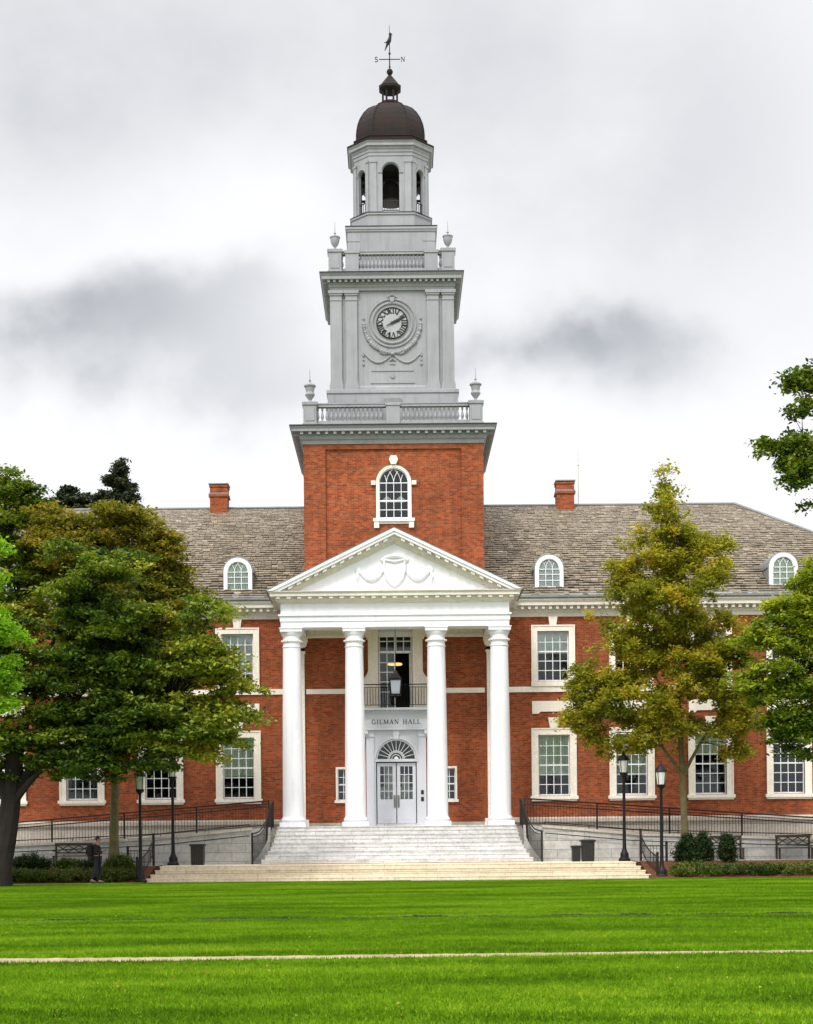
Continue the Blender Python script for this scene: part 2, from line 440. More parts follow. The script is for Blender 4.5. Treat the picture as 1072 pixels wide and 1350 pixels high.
bl_l = {1: .66, 2: .5, 3: .34, 4: .55, 5: .6}
k = 0
for s in (-1, 1):
    for i, x in enumerate(WX):
        k += 1
        p = link('window', cas, hall, (s * x, 0, 0))
        for nm, me in (('window_frame', frm), ('pane', pane_l), ('sill', sill_l), ('keystone', key_l)): link(nm, me, p)
        fr_ = [.64, .66, .34, .0, .5][i] if s > 0 else [.62, .3, .0, .4, .5][i]
        if fr_:
            bm = MB(); zt = LW[1] - .04; zb = zt - (LW[1] - LW[0]) * fr_
            for q in range(8): bm.box(-.68 + q * .17, -.68 + (q + 1) * .17 - .008, .155 + .012 * (q % 2), .165 + .012 * (q % 2), zb, zt)
            bm.build('blind', M['blind'], p)
        link('stone_tablet', tablet, hall, (s * x, 0, 0))
        p = link('window', cas2, hall, (s * x, 0, 0))
        for nm, me in (('window_frame', frm2), ('pane', pane_u), ('sill', sill_u), ('keystone', key_u)): link(nm, me, p)
        bm = MB(); zt = UW[1] - .04; fr_ = [.42, .3, .55, .4, .3][i] if s > 0 else [.8, .4, .3, .5, .4][i]
        bm.box(-.68, .68, .16, .17, zt - (UW[1] - UW[0]) * fr_, zt); bm.build('blind', M['shade'], p)

# wing cornices
for s in (-1, 1):
    c = MB()
    prof = [(.0, 11.36), (-.06, 11.36), (-.06, 11.52), (-.13, 11.56), (-.13, 11.72), (-.20, 11.75), (-.20, 11.80), (-.50, 11.81), (-.50, 11.93), (-.60, 12.04), (-.60, 12.08), (.3, 12.08), (.3, 11.36)]
    xa, xb = (-25.6, -4.84) if s < 0 else (4.84, 25.6)
    c.yz(prof, xa, xb)
    x = xa + .1
    while x < xb - .2:
        c.box(x, x + .13, -.42, -.12, 11.66, 11.805); x += .31
    c.build('cornice', M['trim'], hall)
    g = MB(); g.yz([(-.62, 12.081), (-.68, 12.14), (-.68, 12.22), (-.62, 12.22), (.0, 12.55), (.2, 12.3), (.2, 12.081)], xa, xb); g.build('gutter', M['lead'], hall)

# ---- roof with individual slates
EY, EZ, RY, RZ = -.58, 12.16, 8.0, 17.98
L = math.hypot(RY - EY, RZ - EZ); cs, sn = (RY - EY) / L, (RZ - EZ) / L
ridge_x, eave_x = 16.85, 25.6
rb = MB(); e = -.03
rb.add([(-eave_x, EY, EZ + e), (eave_x, EY, EZ + e), (ridge_x, RY, RZ + e), (-ridge_x, RY, RZ + e), (eave_x, 16.6 + .6, EZ), (-eave_x, 16.6 + .6, EZ)],
       [(0, 1, 2, 3), (1, 4, 2), (4, 5, 3, 2), (5, 0, 3), (0, 5, 4, 1)])
roof = rb.build('roof', M['slate'], hall)
st = MB(); st.xf = None
t = .0; row = 0
while t < L - .1:
    ex = .27 - .09 * t / L
    th = .088 - .066 * (t / L) ** .7
    xl = eave_x - (eave_x - ridge_x) * t / L
    x = -xl + random.uniform(0, .3)
    row_t = random.uniform(-.08, .08)
    while x < xl - .15:
        wd = random.uniform(.18, .36)
        x2 = min(x + wd, xl)
        if not (abs((x + x2) / 2) < 3.6):
            dn = random.uniform(-.025, .03); tt = t + dn; lift = random.uniform(.7, 1.5)
            up = min(tt + ex * 1.25, L)
            A = (EY + cs * tt, EZ + sn * tt); B = (EY + cs * up, EZ + sn * up)
            h = th * lift
            a_ = (A[0] - sn * h, A[1] + cs * h); b_ = (B[0] - sn * .004, B[1] + cs * .004)
            g = .008
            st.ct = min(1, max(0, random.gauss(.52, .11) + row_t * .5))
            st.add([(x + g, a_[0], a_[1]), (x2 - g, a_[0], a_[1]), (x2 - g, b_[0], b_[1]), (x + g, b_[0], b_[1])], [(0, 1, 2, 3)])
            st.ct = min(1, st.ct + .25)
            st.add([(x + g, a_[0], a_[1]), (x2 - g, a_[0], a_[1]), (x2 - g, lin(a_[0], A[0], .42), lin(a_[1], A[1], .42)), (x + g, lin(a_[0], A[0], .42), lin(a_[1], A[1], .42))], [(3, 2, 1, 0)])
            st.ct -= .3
            st.add([(x + g, a_[0], a_[1]), (x + g, b_[0], b_[1]), (x + g, A[0], A[1])], [(0, 1, 2)])
            st.add([(x2 - g, a_[0], a_[1]), (x2 - g, b_[0], b_[1]), (x2 - g, A[0], A[1])], [(2, 1, 0)])
        x = x2
    t += ex; row += 1
st.build('slate_courses', M['slate'], roof, tint=True)
rc = MB()
rc.tube([(-ridge_x, RY, RZ + .03), (ridge_x, RY, RZ + .03)], .07, 6)
for s in (-1, 1):
    rc.tube([(s * ridge_x, RY, RZ + .03), (s * eave_x, EY, EZ + .03)], .08, 6); rc.tube([(s * ridge_x, RY, RZ + .03), (s * eave_x, 17.2, EZ + .03)], .08, 6)
rc.build('ridge_cap', M['lead'], roof)
for x in (-8.63, 8.46):
    c = MB(); cy = 8.0
    c.mould(rect(.43, 0), [(0, 17.2), (0, 18.48), (.06, 18.5), (.06, 18.6), (0, 18.62), (0, 18.94)])
    c.mould(rect(.37, 0), [(0, 18.94), (.09, 18.98), (.09, 19.06), (0, 19.1)])
    c.build('chimney', M['brick'], roof, loc=(x, cy, 0))
    c = MB(); c.mould(rect(.40, 0), [(.055, 18.605), (.075, 18.61), (.075, 18.68), (.035, 18.7)]); c.mould(rect(.40, 0), [(.02, 19.101), (.09, 19.105), (.09, 19.16), (0, 19.18)])
    c.build('chimney_cap', M['lead'], roof, loc=(x, cy, 0))
a = MB(); a.tube([(9.15, 8, 17.9), (9.15, 8, 20.0), (9.15, 8, 20.9)], [.035, .03, .012], 6); a.ball((9.15, 8, 20.0), .06); a.build('antenna', M['frost'], roof)

# dormers
def arch_poly(hw, z0, spring, seg=16):
    return [(-hw, z0), (hw, z0)] + [(hw * math.cos(math.pi * k / seg), spring + hw * math.sin(math.pi * k / seg)) for k in range(seg + 1)]
def arc_bars(m, hw, spring, cols, y, r, R_fac=1.0):
    """interlaced arcs springing from each bar, clipped to the round head"""
    W = 2 * hw / cols
    for c in range(0, cols + 1):
        x0 = -hw + W * c
        for sgn in (-1, 1):
            Rr = W * cols * .62 * R_fac
            pts = []
            for k in range(13):
                a = k / 12 * 1.45
                x = x0 + sgn * (Rr - Rr * math.cos(a)); z = spring + Rr * math.sin(a)
                if x * x + (z - spring) ** 2 > (hw * .995) ** 2: break
                pts.append((x, y, z))
            if len(pts) > 1: m.tube(pts, r, 4)
def arched_window(parent, hw, z0, spring, cols, rows, y, wd, lab=None, mat_c='white', meet=None):
    """casing part with frame and pane under it; y = outer face"""
    m = MB(); seg = 18
    for s in (-1, 1):
        xa, xb = sorted((s * hw, s * (hw + wd))); m.box(xa, xb, y, y + .2, z0, spring)
    for k in range(seg):
        a, b = math.pi * k / seg, math.pi * (k + 1) / seg
        q = [(hw * math.cos(a), spring + hw * math.sin(a)), ((hw + wd) * math.cos(a), spring + (hw + wd) * math.sin(a)),
             ((hw + wd) * math.cos(b), spring + (hw + wd) * math.sin(b)), (hw * math.cos(b), spring + hw * math.sin(b))]
        m.xz(q, y, y + .2)
    p = m.build('window', M[mat_c], parent)
    f = MB(); yy = y + .08; fr = .045
    for s in (-1, 1):
        xa, xb = sorted((s * hw, s * (hw - fr))); f.box(xa, xb, yy, yy + .06, z0, spring)
    f.box(-hw + fr, hw - fr, yy, yy + .06, z0, z0 + fr * 1.3); f.box(-hw + fr, hw - fr, yy, yy + .06, spring - .018, spring + .018)
    f.tube([((hw - .02) * math.cos(math.pi * k / 20), yy + .03, spring + (hw - .02) * math.sin(math.pi * k / 20)) for k in range(21)], .028, 5)
    for r in range(1, rows):
        z = z0 + (spring - z0) * r / rows; t = .03 if r == meet else .014
        f.box(-hw + fr, hw - fr, yy + .01, yy + .05, z - t, z + t)
    for c in range(1, cols):
        x = -hw + 2 * hw * c / cols; f.box(x - .013, x + .013, yy + .013, yy + .047, z0 + fr * 1.3, spring)
    arc_bars(f, hw - .03, spring, cols, yy + .03, .014)
    f.build('window_frame', M['sash'], p)
    g = MB(); g.xz(arch_poly(hw - .03, z0 + .03, spring), yy + .035, yy + .04); g.build('pane', M['glass'], p)
    return p
for x in (-17.42, -6.97, 6.88, 17.3):
    d = MB(); y0 = .12
    d.archwall((-.63, y0), (.63, y0), 12.45, 13.5, .12, .46, 12.68, 13.5, arch=False)
    for k in range(16):
        a, b_ = math.pi * k / 16, math.pi * (k + 1) / 16
        d.xz([(.46 * math.cos(a), 13.5 + .46 * math.sin(a)), (.63 * math.cos(a), 13.5 + .63 * math.sin(a)), (.63 * math.cos(b_), 13.5 + .63 * math.sin(b_)), (.46 * math.cos(b_), 13.5 + .46 * math.sin(b_))], y0, y0 + .12)
    d.box(-.78, .78, .02, .14, 12.44, 12.60)
    dm = d.build('dormer', M['white'], hall, loc=(x, 0, 0))
    h = MB(); h.xz(arch_poly(.60, 12.4, 13.5), .30, 2.6); h.xz([(-.66, 12.4), (-.58, 12.4), (-.58, 13.5), (-.66, 13.5)], .24, 2.0); h.xz([(.66, 12.4), (.66, 13.5), (.58, 13.5), (.58, 12.4)], .24, 2.0)
    for k in range(16):
        a, b_ = math.pi * k / 16, math.pi * (k + 1) / 16
        h.xz([(.6 * math.cos(a), 13.5 + .6 * math.sin(a)), (.70 * math.cos(a), 13.5 + .70 * math.sin(a)), (.70 * math.cos(b_), 13.5 + .70 * math.sin(b_)), (.6 * math.cos(b_), 13.5 + .6 * math.sin(b_))], .241, 2.7)
    h.build('dormer_roof', M['lead'], dm)
    f = MB(); hw = .44
    f.box(-.46, .46, .16, .2, 12.68, 12.74)
    for z in (13.0, 13.27, 13.5): f.box(-.46, .46, .165, .195, z - .013, z + .013)
    for xx in (-.46 + .92 / 3, .46 - .92 / 3): f.box(xx - .013, xx + .013, .162, .198, 12.74, 13.52)
    arc_bars(f, .44, 13.5, 3, .18, .013)
    f.tube([(.45 * math.cos(math.pi * q / 20), .18, 13.5 + .45 * math.sin(math.pi * q / 20)) for q in range(21)], .025, 5)
    f.build('window_frame', M['sash'], dm)
    g = MB(); g.xz(arch_poly(.45, 12.72, 13.5), .205, .21); g.build('pane', M['glass'], dm)
    g = MB(); g.xz(arch_poly(.45, 12.72, 13.45), .25, .26); g.build('curtain', M['shade'] if x > 0 and x < 10 else M['blind'], dm)

# ------------------------------------------------------------------ portico
EH = 4.82; YF = -3.45
ent = MB(); rp = [(-EH, YF), (EH, YF), (EH, -.02), (-EH, -.02)]
ent.mould(rp, [(0, 10.52), (0, 10.76), (.035, 10.77), (.035, 10.97), (.10, 11.0), (.10, 11.07), (0, 11.08), (0, 11.52)], cap=False)
ent.box(-EH + .02, EH - .02, YF + .02, YF + .9, 10.525, 11.45)
for s in (-1, 1):
    xa, xb = sorted((s * (EH - .02), s * (EH - .9))); ent.box(xa, xb, YF + .92, -.03, 10.525, 11.45)
enta = ent.build('entablature', M['white'], hall)
ce = MB(); ce.box(-EH + .9, EH - .9, YF + .9, -.03, 11.2, 11.4)
ce.build('porch_ceiling', M['cream'], hall)
cr = MB()
cr.mould(rp, [(0, 11.521), (.05, 11.53), (.055, 11.56), (.13, 11.60), (.20, 11.66), (.23, 11.68), (.23, 11.775), (.42, 11.78), (.42, 11.88), (.5, 11.96), (.5, 11.985), (.0, 11.99)])
def runs(m, p0, p1, zs, off0, off1, w, gap):
    p0 = Vector(p0); p1 = Vector(p1); Ln = (p1 - p0).length; d = (p1 - p0) / Ln; nn = Vector((d.y, -d.x))
    cnt = int(round(Ln / gap)); old = m.xf
    m.xf = lambda x, y, z: (p0.x + d.x * x + nn.x * y, p0.y + d.y * x + nn.y * y, z)
    for i in range(cnt):
        c = Ln * (i + .5) / cnt
        m.hexa([(c - w / 2, off0, zs[0]), (c - w / 2, off1, zs[0]), (c + w / 2, off1, zs[0]), (c + w / 2, off0, zs[0]), (c - w / 2, off0, zs[1]), (c - w / 2, off1, zs[1]), (c + w / 2, off1, zs[1]), (c + w / 2, off0, zs[1])])
    m.xf = old
q = offset(rp, 0)
runs(cr, (-EH - .3, YF), (EH + .3, YF), (11.685, 11.778), .2, .38, .17, .445)
runs(cr, (EH, YF), (EH, -.5), (11.685, 11.778), .2, .38, .17, .445); runs(cr, (-EH, -.5), (-EH, YF), (11.685, 11.778), .2, .38, .17, .445)
cr.build('cornice', M['trim'], hall)
# crown strip in clean white paint in front
# pediment
SL = (14.58 - 11.99) / 5.34
def chev(m, top, th, y0, y1, zb=11.995, hwid=5.34):
    """two sloping bands meeting at the apex; top = drop below outer line, th = vertical thickness"""
    zt = 14.58 - top
    for s in (-1, 1):
        x_top = (zt - zb) / SL; x_bot = (zt - th - zb) / SL
        m.xz([(0, zt), (0, zt - th), (s * x_bot, zb), (s * x_top, zb)], y0, y1)
pd = MB(); chev(pd, .0, .115, -3.99, -.3); chev(pd, .115, .13, -3.93, -.3)
pd.build('raking_cornice', M['white'], hall)
pb = MB(); chev(pb, .245, .12, -3.68, -.3)
for k in range(6): chev(pb, .365 + k * .03, .03, -3.66 + k * .036, -.3)
n = 14
for s in (-1, 1):
    for i in range(1, n):
        x = s * i * .365 ; zt = 14.58 - .25 - SL * abs(x)
        if zt < 12.2: continue
        pb.xz([(x - .085, zt - .11 - s * SL * -.085), (x + .085, zt - .11 - s * SL * .085), (x + .085, zt - s * SL * .085), (x - .085, zt + s * SL * .085)], -3.88, -3.66)
pb.build('pediment_modillions', M['trim'], hall)
tp = MB(); zt = 14.58 - .54
tp.xz([(-(zt - 11.995) / SL, 11.995), ((zt - 11.995) / SL, 11.995), (0, zt)], -3.42, -.3)
tymp = tp.build('tympanum', M['white'], hall)
pr = MB(); chev(pr, -.05, .05, -3.93, 3.0); pr.build('portico_roof', M['lead'], hall)
# relief ornament
o = MB(); y = -3.43
sh = [(-.42, 13.32), (0, 13.25), (.42, 13.32), (.43, 12.9), (.32, 12.55), (.14, 12.32), (0, 12.22), (-.14, 12.32), (-.32, 12.55), (-.43, 12.9)]
o.xz([(x, z) for x, z in sh], y - .03, y + .02)
o.tube([(x, y - .05, z) for x, z in sh], .07, 6, closed=True)
o.tube([(-.55, y, 13.3), (-.3, y - .03, 13.45), (0, y - .04, 13.5), (.3, y - .03, 13.45), (.55, y, 13.3)], .10, 6)
o.build('shield_relief', M['white'], tymp)
for s in (-1, 1):
    o = MB()
    pts = [(s * (.5 + 1.0 * k / 10), y - .02, 12.86 - .36 * math.sin(math.pi * (k / 10) ** .9)) for k in range(11)]
    o.tube(pts, [.05 + .06 * math.sin(math.pi * k / 10) for k in range(11)], 6)
    o.lathe([(.001, -.05), (.11, -.04), (.13, 0), (.13, .05)], s * 1.53, y, 12.92, 12, 'y')
    o.tube([(s * 1.55, y, 12.85), (s * 1.58, y - .02, 12.6), (s * 1.56, y, 12.38)], [.05, .085, .03], 6)
    o.build('garland_relief', M['white'], tymp)

# columns
prof = [(.46, .19), (.50, .22), (.52, .28), (.50, .34), (.465, .37), (.455, .40), (.445, .44)]
H = 10.52 - 2.12
for k in range(1, 13):
    tt = k / 12; prof.append((.445 - .07 * tt ** 1.6, .44 + (H - .44 - .82) * tt))
zt = H - .82
prof += [(.375, zt), (.405, zt + .015), (.405, zt + .05), (.372, zt + .06), (.37, zt + .22), (.44, zt + .25), (.44, zt + .31), (.375, zt + .32), (.37, zt + .47), (.40, zt + .50), (.43, zt + .56), (.455, zt + .62), (.455, zt + .64)]
cm = MB(); cm.lathe(prof, 0, 0, 0, 32); col_me = cm.mesh('column', M['white'], True)
cm = MB(); cm.box(-.55, .55, -.55, .55, -.02, .19); base_me = cm.mesh('plinth', M['white'])
cm = MB(); cm.mould(rect(.44, 0), [(0, H - .18), (.03, H - .17), (.03, H - .06), (.06, H - .04), (.06, H)]); cap_me = cm.mesh('capital', M['white'])
cm = MB()
for k in range(20):
    a = 2 * math.pi * k / 20; cm.ball((.435 * math.cos(a), .435 * math.sin(a), zt + .28), .035, 6, 4)
bead_me = cm.mesh('bead_moulding', M['cream'])
for x in (-4.39, -1.74, 1.74, 4.41):
    c = link('column', col_me, hall, (x, -3.0, 2.12)); link('plinth', base_me, c); link('capital', cap_me, c); link('bead_moulding', bead_me, c)
for x in (-4.39, 4.41):
    m = MB(); m.box(-.36, .36, -.14, .03, 2.3, 10.1)
    m.mould([(-.36, -.14), (.36, -.14), (.36, .02), (-.36, .02)], [(0, 9.8), (.05, 9.83), (.05, 9.9), (0, 9.93), (0, 10.06), (.09, 10.16), (.13, 10.3), (.15, 10.32), (.15, 10.52)])
    m.box(-.5, .5, -.2, .03, 2.12, 2.45)
    m.build('pilaster', M['cream'], hall, loc=(x, 0, 0))
for a_, b_ in ((-3.9, -1.36), (1.36, 3.9)):
    wa = MB(); wa.yz([(-.16, 10.5), (-.16, 10.62), (-.1, 10.62), (-.1, 11.2), (.03, 11.2), (.03, 10.5)], a_, b_); wa.build('porch_frieze', M['cream'], hall)

# door surround
ds = MB(); Y0 = -.32
ds.box(-1.32, -.98, Y0, .0, 2.12, 6.42); ds.box(.98, 1.32, Y0, 0, 2.12, 6.42)
ds.box(-1.36, -.94, Y0 - .05, .0, 2.12, 2.42); ds.box(.94, 1.36, Y0 - .05, .0, 2.12, 2.42)
ds.box(-1.36, -.96, Y0 - .05, 0, 6.08, 6.2); ds.box(.96, 1.36, Y0 - .05, 0, 6.08, 6.2)
ds.archwall((-.98, Y0 + .08), (.98, Y0 + .08), 2.12, 6.42, .2, .90, 2.12, 5.1)
ds.box(-1.42, 1.42, Y0 - .02, 0, 6.42, 7.1)
ds.box(-1.5, 1.5, Y0 - .14, Y0 - .02, 6.38, 6.44)
ds.box(-1.44, 1.44, Y0 - .1, 0, 7.1, 7.17); ds.box(-1.6, 1.6, Y0 - .38, 0, 7.24, 7.34)
x = -1.48
while x < 1.45:
    ds.box(x, x + .1, Y0 - .28, Y0 - .1, 7.17, 7.238); x += .212
ds.box(-1.44, 1.44, Y0 - .1, 0, 7.17, 7.238)
# arch moulding
for k in range(20):
    a, b_ = math.pi * k / 20, math.pi * (k + 1) / 20
    ds.xz([(.9 * math.cos(a), 5.1 + .9 * math.sin(a)), (1.0 * math.cos(a), 5.1 + 1.0 * math.sin(a)), (1.0 * math.cos(b_), 5.1 + 1.0 * math.sin(b_)), (.9 * math.cos(b_), 5.1 + .9 * math.sin(b_))], Y0 + .03, Y0 + .1)
ds.xz([(-.1, 5.96), (.1, 5.96), (.16, 6.36), (-.16, 6.36)], Y0 - .04, Y0 + .1)
ds.box(-.98, .98, Y0 + .05, -.05, 4.98, 5.1)
for s in (-1, 1):
    xa, xb = sorted((s * 1.44, s * 1.24)); ds.box(xa, xb, Y0 - .2, Y0, 6.2, 6.36)
sur = ds.build('door_surround', M['doorp'], hall)
fl = MB(); yy = -.14
fl.tube([(.86 * math.cos(math.pi * k / 24), yy, 5.1 + .86 * math.sin(math.pi * k / 24)) for k in range(25)], .04, 5)
for k in range(1, 12):
    a = math.pi * k / 12
    fl.tube([(.3 * math.cos(a), yy, 5.1 + .3 * math.sin(a)), (.86 * math.cos(a), yy, 5.1 + .86 * math.sin(a))], .014, 4)
for rr in (.3, .2): fl.tube([(rr * math.cos(math.pi * k / 20), yy, 5.1 + rr * math.sin(math.pi * k / 20)) for k in range(21)], .018, 4)
for k in range(12):
    a = math.pi * (k + .5) / 12; fl.ball((.36 * math.cos(a), yy, 5.1 + .36 * math.sin(a)), .03, 6, 4)
fl.lathe([(.001, -.03), (.1, -.02), (.1, .03)], 0, yy, 5.12, 14, 'y')
fl.build('fanlight_frame', M['sash'], sur)
g = MB(); g.xz([(-.88, 5.08), (.88, 5.08)] + [(.88 * math.cos(math.pi * k / 20), 5.1 + .88 * math.sin(math.pi * k / 20)) for k in range(21)], -.1, -.095); g.build('fanlight_pane', M['glass'], sur)

# simple serif capitals made of strokes
def stroke(m, x0, z0, x1, z1, wd, y0, y1):
    d = Vector((x1 - x0, z1 - z0)); L_ = d.length; d /= L_; nn = Vector((-d.y, d.x)) * wd / 2
    m.xz([(x0 - nn.x, z0 - nn.y), (x1 - nn.x, z1 - nn.y), (x1 + nn.x, z1 + nn.y), (x0 + nn.x, z0 + nn.y)], y0, y1)
T, t_ = .17, .08
GL = {
    'I': (.42, [(.21, 0, .21, 1, T), (.06, .03, .36, .03, .06), (.06, .97, .36, .97, .06)]),
    'L': (.72, [(.2, 0, .2, 1, T), (.05, .03, .68, .03, .06), (.05, .97, .35, .97, .06), (.66, .0, .66, .25, .06)]),
    'N': (.95, [(.16, 0, .16, 1, t_), (.79, 0, .79, 1, t_), (.16, .97, .79, .05, T), (.02, .03, .30, .03, .06), (.65, .97, .93, .97, .06), (.02, .97, .2, .97, .06)]),
    'M': (1.12, [(.16, 0, .16, 1, t_), (.96, 0, .96, 1, T), (.16, .97, .55, .1, T), (.55, .1, .96, .97, t_), (.02, .03, .30, .03, .06), (.8, .03, 1.1, .03, .06), (.02, .97, .2, .97, .06), (.92, .97, 1.1, .97, .06)]),
    'A': (.92, [(.12, .0, .46, 1, t_), (.46, 1, .8, 0, T), (.22, .34, .7, .34, .06), (.0, .03, .26, .03, .06), (.64, .03, .94, .03, .06)]),
    'H': (.95, [(.2, 0, .2, 1, T), (.75, 0, .75, 1, T), (.2, .5, .75, .5, .07), (.05, .03, .35, .03, .06), (.6, .03, .9, .03, .06), (.05, .97, .35, .97, .06), (.6, .97, .9, .97, .06)]),
    'V': (.9, [(.1, 1, .45, 0, T), (.45, 0, .8, 1, t_), (.0, .97, .25, .97, .06), (.65, .97, .9, .97, .06)]),
    'X': (.9, [(.1, 1, .8, 0, T), (.12, 0, .78, 1, t_), (.0, .97, .25, .97, .06), (.65, .97, .9, .97, .06), (.0, .03, .25, .03, .06), (.65, .03, .9, .03, .06)]),
    ' ': (.55, []),
}
def arcst(cx, cz, rx, rz, a0, a1, wd, n=12):
    out = []
    for k in range(n):
        a, b = R(a0 + (a1 - a0) * k / n), R(a0 + (a1 - a0) * (k + 1) / n)
        out.append((cx + rx * math.cos(a), cz + rz * math.sin(a), cx + rx * math.cos(b), cz + rz * math.sin(b), wd))
    return out
GL['G'] = (.95, arcst(.5, .5, .38, .47, 40, 320, .13) + [(.8, .0, .8, .42, .14), (.62, .42, .93, .42, .06)])
GL['S'] = (.7, arcst(.34, .74, .22, .22, 20, 270, .13) + arcst(.34, .27, .25, .25, 90, -160, .13))
def lay(m, text, cx, cz, h, y0, y1, sp=.12, xf=None, bold=1.0):
    tot = sum(GL[c][0] + sp for c in text) - sp; x = -tot / 2
    for c in text:
        for s_ in GL[c][1]:
            a, b = (x + s_[0]) * h, (s_[1] - .5) * h; a2, b2 = (x + s_[2]) * h, (s_[3] - .5) * h
            wd = s_[4] * h
            if xf: (a, b), (a2, b2) = xf(a, b), xf(a2, b2)
            stroke(m, cx + a, cz + b, cx + a2, cz + b2, wd * bold, y0, y1)
        x += GL[c][0] + sp
tx = MB(); lay(tx, 'GILMAN HALL', 0, 6.74, .205, Y0 - .032, Y0 - .015, .16)
tx.build('carved_lettering', M['bronze'], sur)

# doors
for s in (-1, 1):
    d = MB(); y0 = -.12; xs = (.02, .86)
    def bx(a, b, *r):
        xa, xb = sorted((s * a, s * b)); d.box(xa, xb, *r)
    z0, z1 = 2.26, 4.93
    bx(.02, .17, y0, y0 + .06, z0, z1); bx(.72, .86, y0, y0 + .06, z0, z1)
    bx(.17, .72, y0, y0 + .06, 4.78, z1); bx(.17, .72, y0, y0 + .06, z0, 3.32)
    bx(.24, .65, y0 - .012, y0, 2.42, 3.16)
    for r in (1, 2, 3): z = 3.32 + (4.78 - 3.32) * r / 4; bx(.17, .72, y0 + .01, y0 + .05, z - .018, z + .018)
    for c in (1, 2): x = .17 + .55 * c / 3; bx(x - .015, x + .015, y0 + .012, y0 + .048, 3.32, 4.78)
    dr = d.build('door', M['doorp'], hall)
    g = MB(); xa, xb = sorted((s * .17, s * .72)); g.box(xa, xb, y0 + .028, y0 + .032, 3.32, 4.78); g.build('pane', M['glass'], dr)
    h = MB(); xa, xb = sorted((s * .035, s * .13)); h.box(xa, xb, y0 - .02, y0, 2.95, 3.5); h.tube([(s * .08, y0 - .02, 3.42), (s * .08, y0 - .08, 3.4), (s * .08, y0 - .08, 3.08), (s * .08, y0 - .02, 3.06)], .014, 6)
    h.build('door_handle', M['lead'], dr)
h = MB(); h.box(-.9, .9, -.2, .4, 2.1, 2.25); h.build('threshold', M['steps'], hall)
c = MB(); c.box(-.85, .85, .9, .92, 2.3, 3.9); c.box(-.5, -.1, .7, .72, 3.2, 4.8); c.box(.25, .6, .7, .72, 3.1, 4.4); c.build('door_curtain', M['blind'], hall)
for z in (3.62, 3.32):
    m = MB(); m.box(1.08, 1.2, Y0 - .03, Y0, z - .09, z + .09); m.box(1.1, 1.18, Y0 - .045, Y0 - .03, z - .06, z + .06); m.build('door_access_panel', M['black'], hall)
# side lights
for s in (-1, 1):
    cx = s * 2.35
    m = MB(); m.box(-.34, -.25, -.08, .1, 3.3, 4.77); m.box(.25, .34, -.08, .1, 3.3, 4.77); m.box(-.25, .25, -.08, .1, 4.68, 4.77); m.box(-.4, .4, -.13, .1, 3.18, 3.3)
    p = m.build('window', M['cream'], hall, loc=(cx, 0, 0))
    sash(.25, 3.3, 4.68, 2, 4, 2, .1, .014, .03).build('window_frame', M['sash'], p)
    g = MB(); g.box(-.23, .23, .13, .135, 3.32, 4.66); g.build('pane', M['glass'], p)

# balcony window surround with scrolled wings, frame, open door leaf
def flare(s):
    pts = [(s * .76, 7.34), (s * 1.62, 7.34), (s * 1.62, 8.62)]
    for k in range(9):
        a = math.pi / 2 * k / 8
        pts.append((s * (1.62 - .46 * math.sin(a) * 1.0), 9.05 - .36 * math.cos(a)))
    pts += [(s * 1.16, 10.42), (s * 1.34, 10.52), (s * 1.34, 11.18), (s * .76, 11.18)]
    return pts
bs = MB()
for s in (-1, 1):
    pts = flare(s)
    # concave outline: build in strips
    zs = [7.34, 8.62, 8.69, 8.75, 8.82, 8.9, 9.0, 9.1, 10.42, 10.52, 11.18]
    def outer(z):
        if z <= 8.62: return 1.62
        if z <= 9.1:
            u_ = (z - 8.62) / .48; return 1.62 - .44 * (1 - (1 - u_) ** 2) ** .5 if u_ < 1 else 1.18
        if z <= 10.42: return 1.18
        if z <= 10.52: return 1.28
        return 1.34
    zs = [7.34, 8.62] + [8.62 + .48 * (1 - math.cos(math.pi / 2 * k / 8)) for k in range(1, 9)] + [10.42, 10.52, 11.18]
    for a_, b_ in zip(zs, zs[1:]):
        oa, ob = outer(a_ + 1e-4), outer(b_ - 1e-4)
        bs.xz([(s * .76, a_), (s * oa, a_), (s * ob, b_), (s * .76, b_)], -.14, .02)
    bs.tube([(s * outer(7.34 + (9.1 - 7.34) * k / 40), -.15, 7.34 + (9.1 - 7.34) * k / 40) for k in range(27, 41)] + [(s * 1.18, -.15, 10.45)], .035, 5)
bs.box(-.76, .76, -.14, .02, 10.86, 11.18)
bsur = bs.build('balcony_window', M['cream'], hall)
f = MB(); yb = .1
f.box(-.74, -.68, yb, yb + .08, 7.34, 10.86); f.box(.68, .74, yb, yb + .08, 7.34, 10.86); f.box(-.05, .05, yb, yb + .08, 9.92, 10.86)
f.box(-.68, .68, yb - .02, yb + .08, 9.82, 9.92); f.box(-.68, .68, yb, yb + .08, 10.8, 10.86); f.box(-.05, .0, yb, yb + .08, 7.34, 9.82)
f.box(-.68, -.05, yb + .01, yb + .06, 10.33, 10.37); f.box(.05, .68, yb + .01, yb + .06, 10.33, 10.37)
for x in (-.37, .37): f.box(x - .02, x + .02, yb + .012, yb + .058, 9.92, 10.8)
f.box(-.39, -.35, yb + .012, yb + .058, 7.4, 9.82)
for z in (8.1, 8.55, 8.98, 9.4): f.box(-.68, -.05, yb + .01, yb + .06, z - .02, z + .02)
f.build('window_frame', M['sash'], bsur)
g = MB(); g.box(-.68, -.05, yb + .03, yb + .035, 7.4, 9.82); g.box(-.68, .68, yb + .03, yb + .035, 9.92, 10.8); g.build('pane', M['glass'], bsur)
g = MB(); g.box(.62, .67, yb + .09, yb + .7, 7.4, 9.8); g.build('open_door_leaf', M['sash'], bsur)
rl = MB(); y0 = Y0 - .32
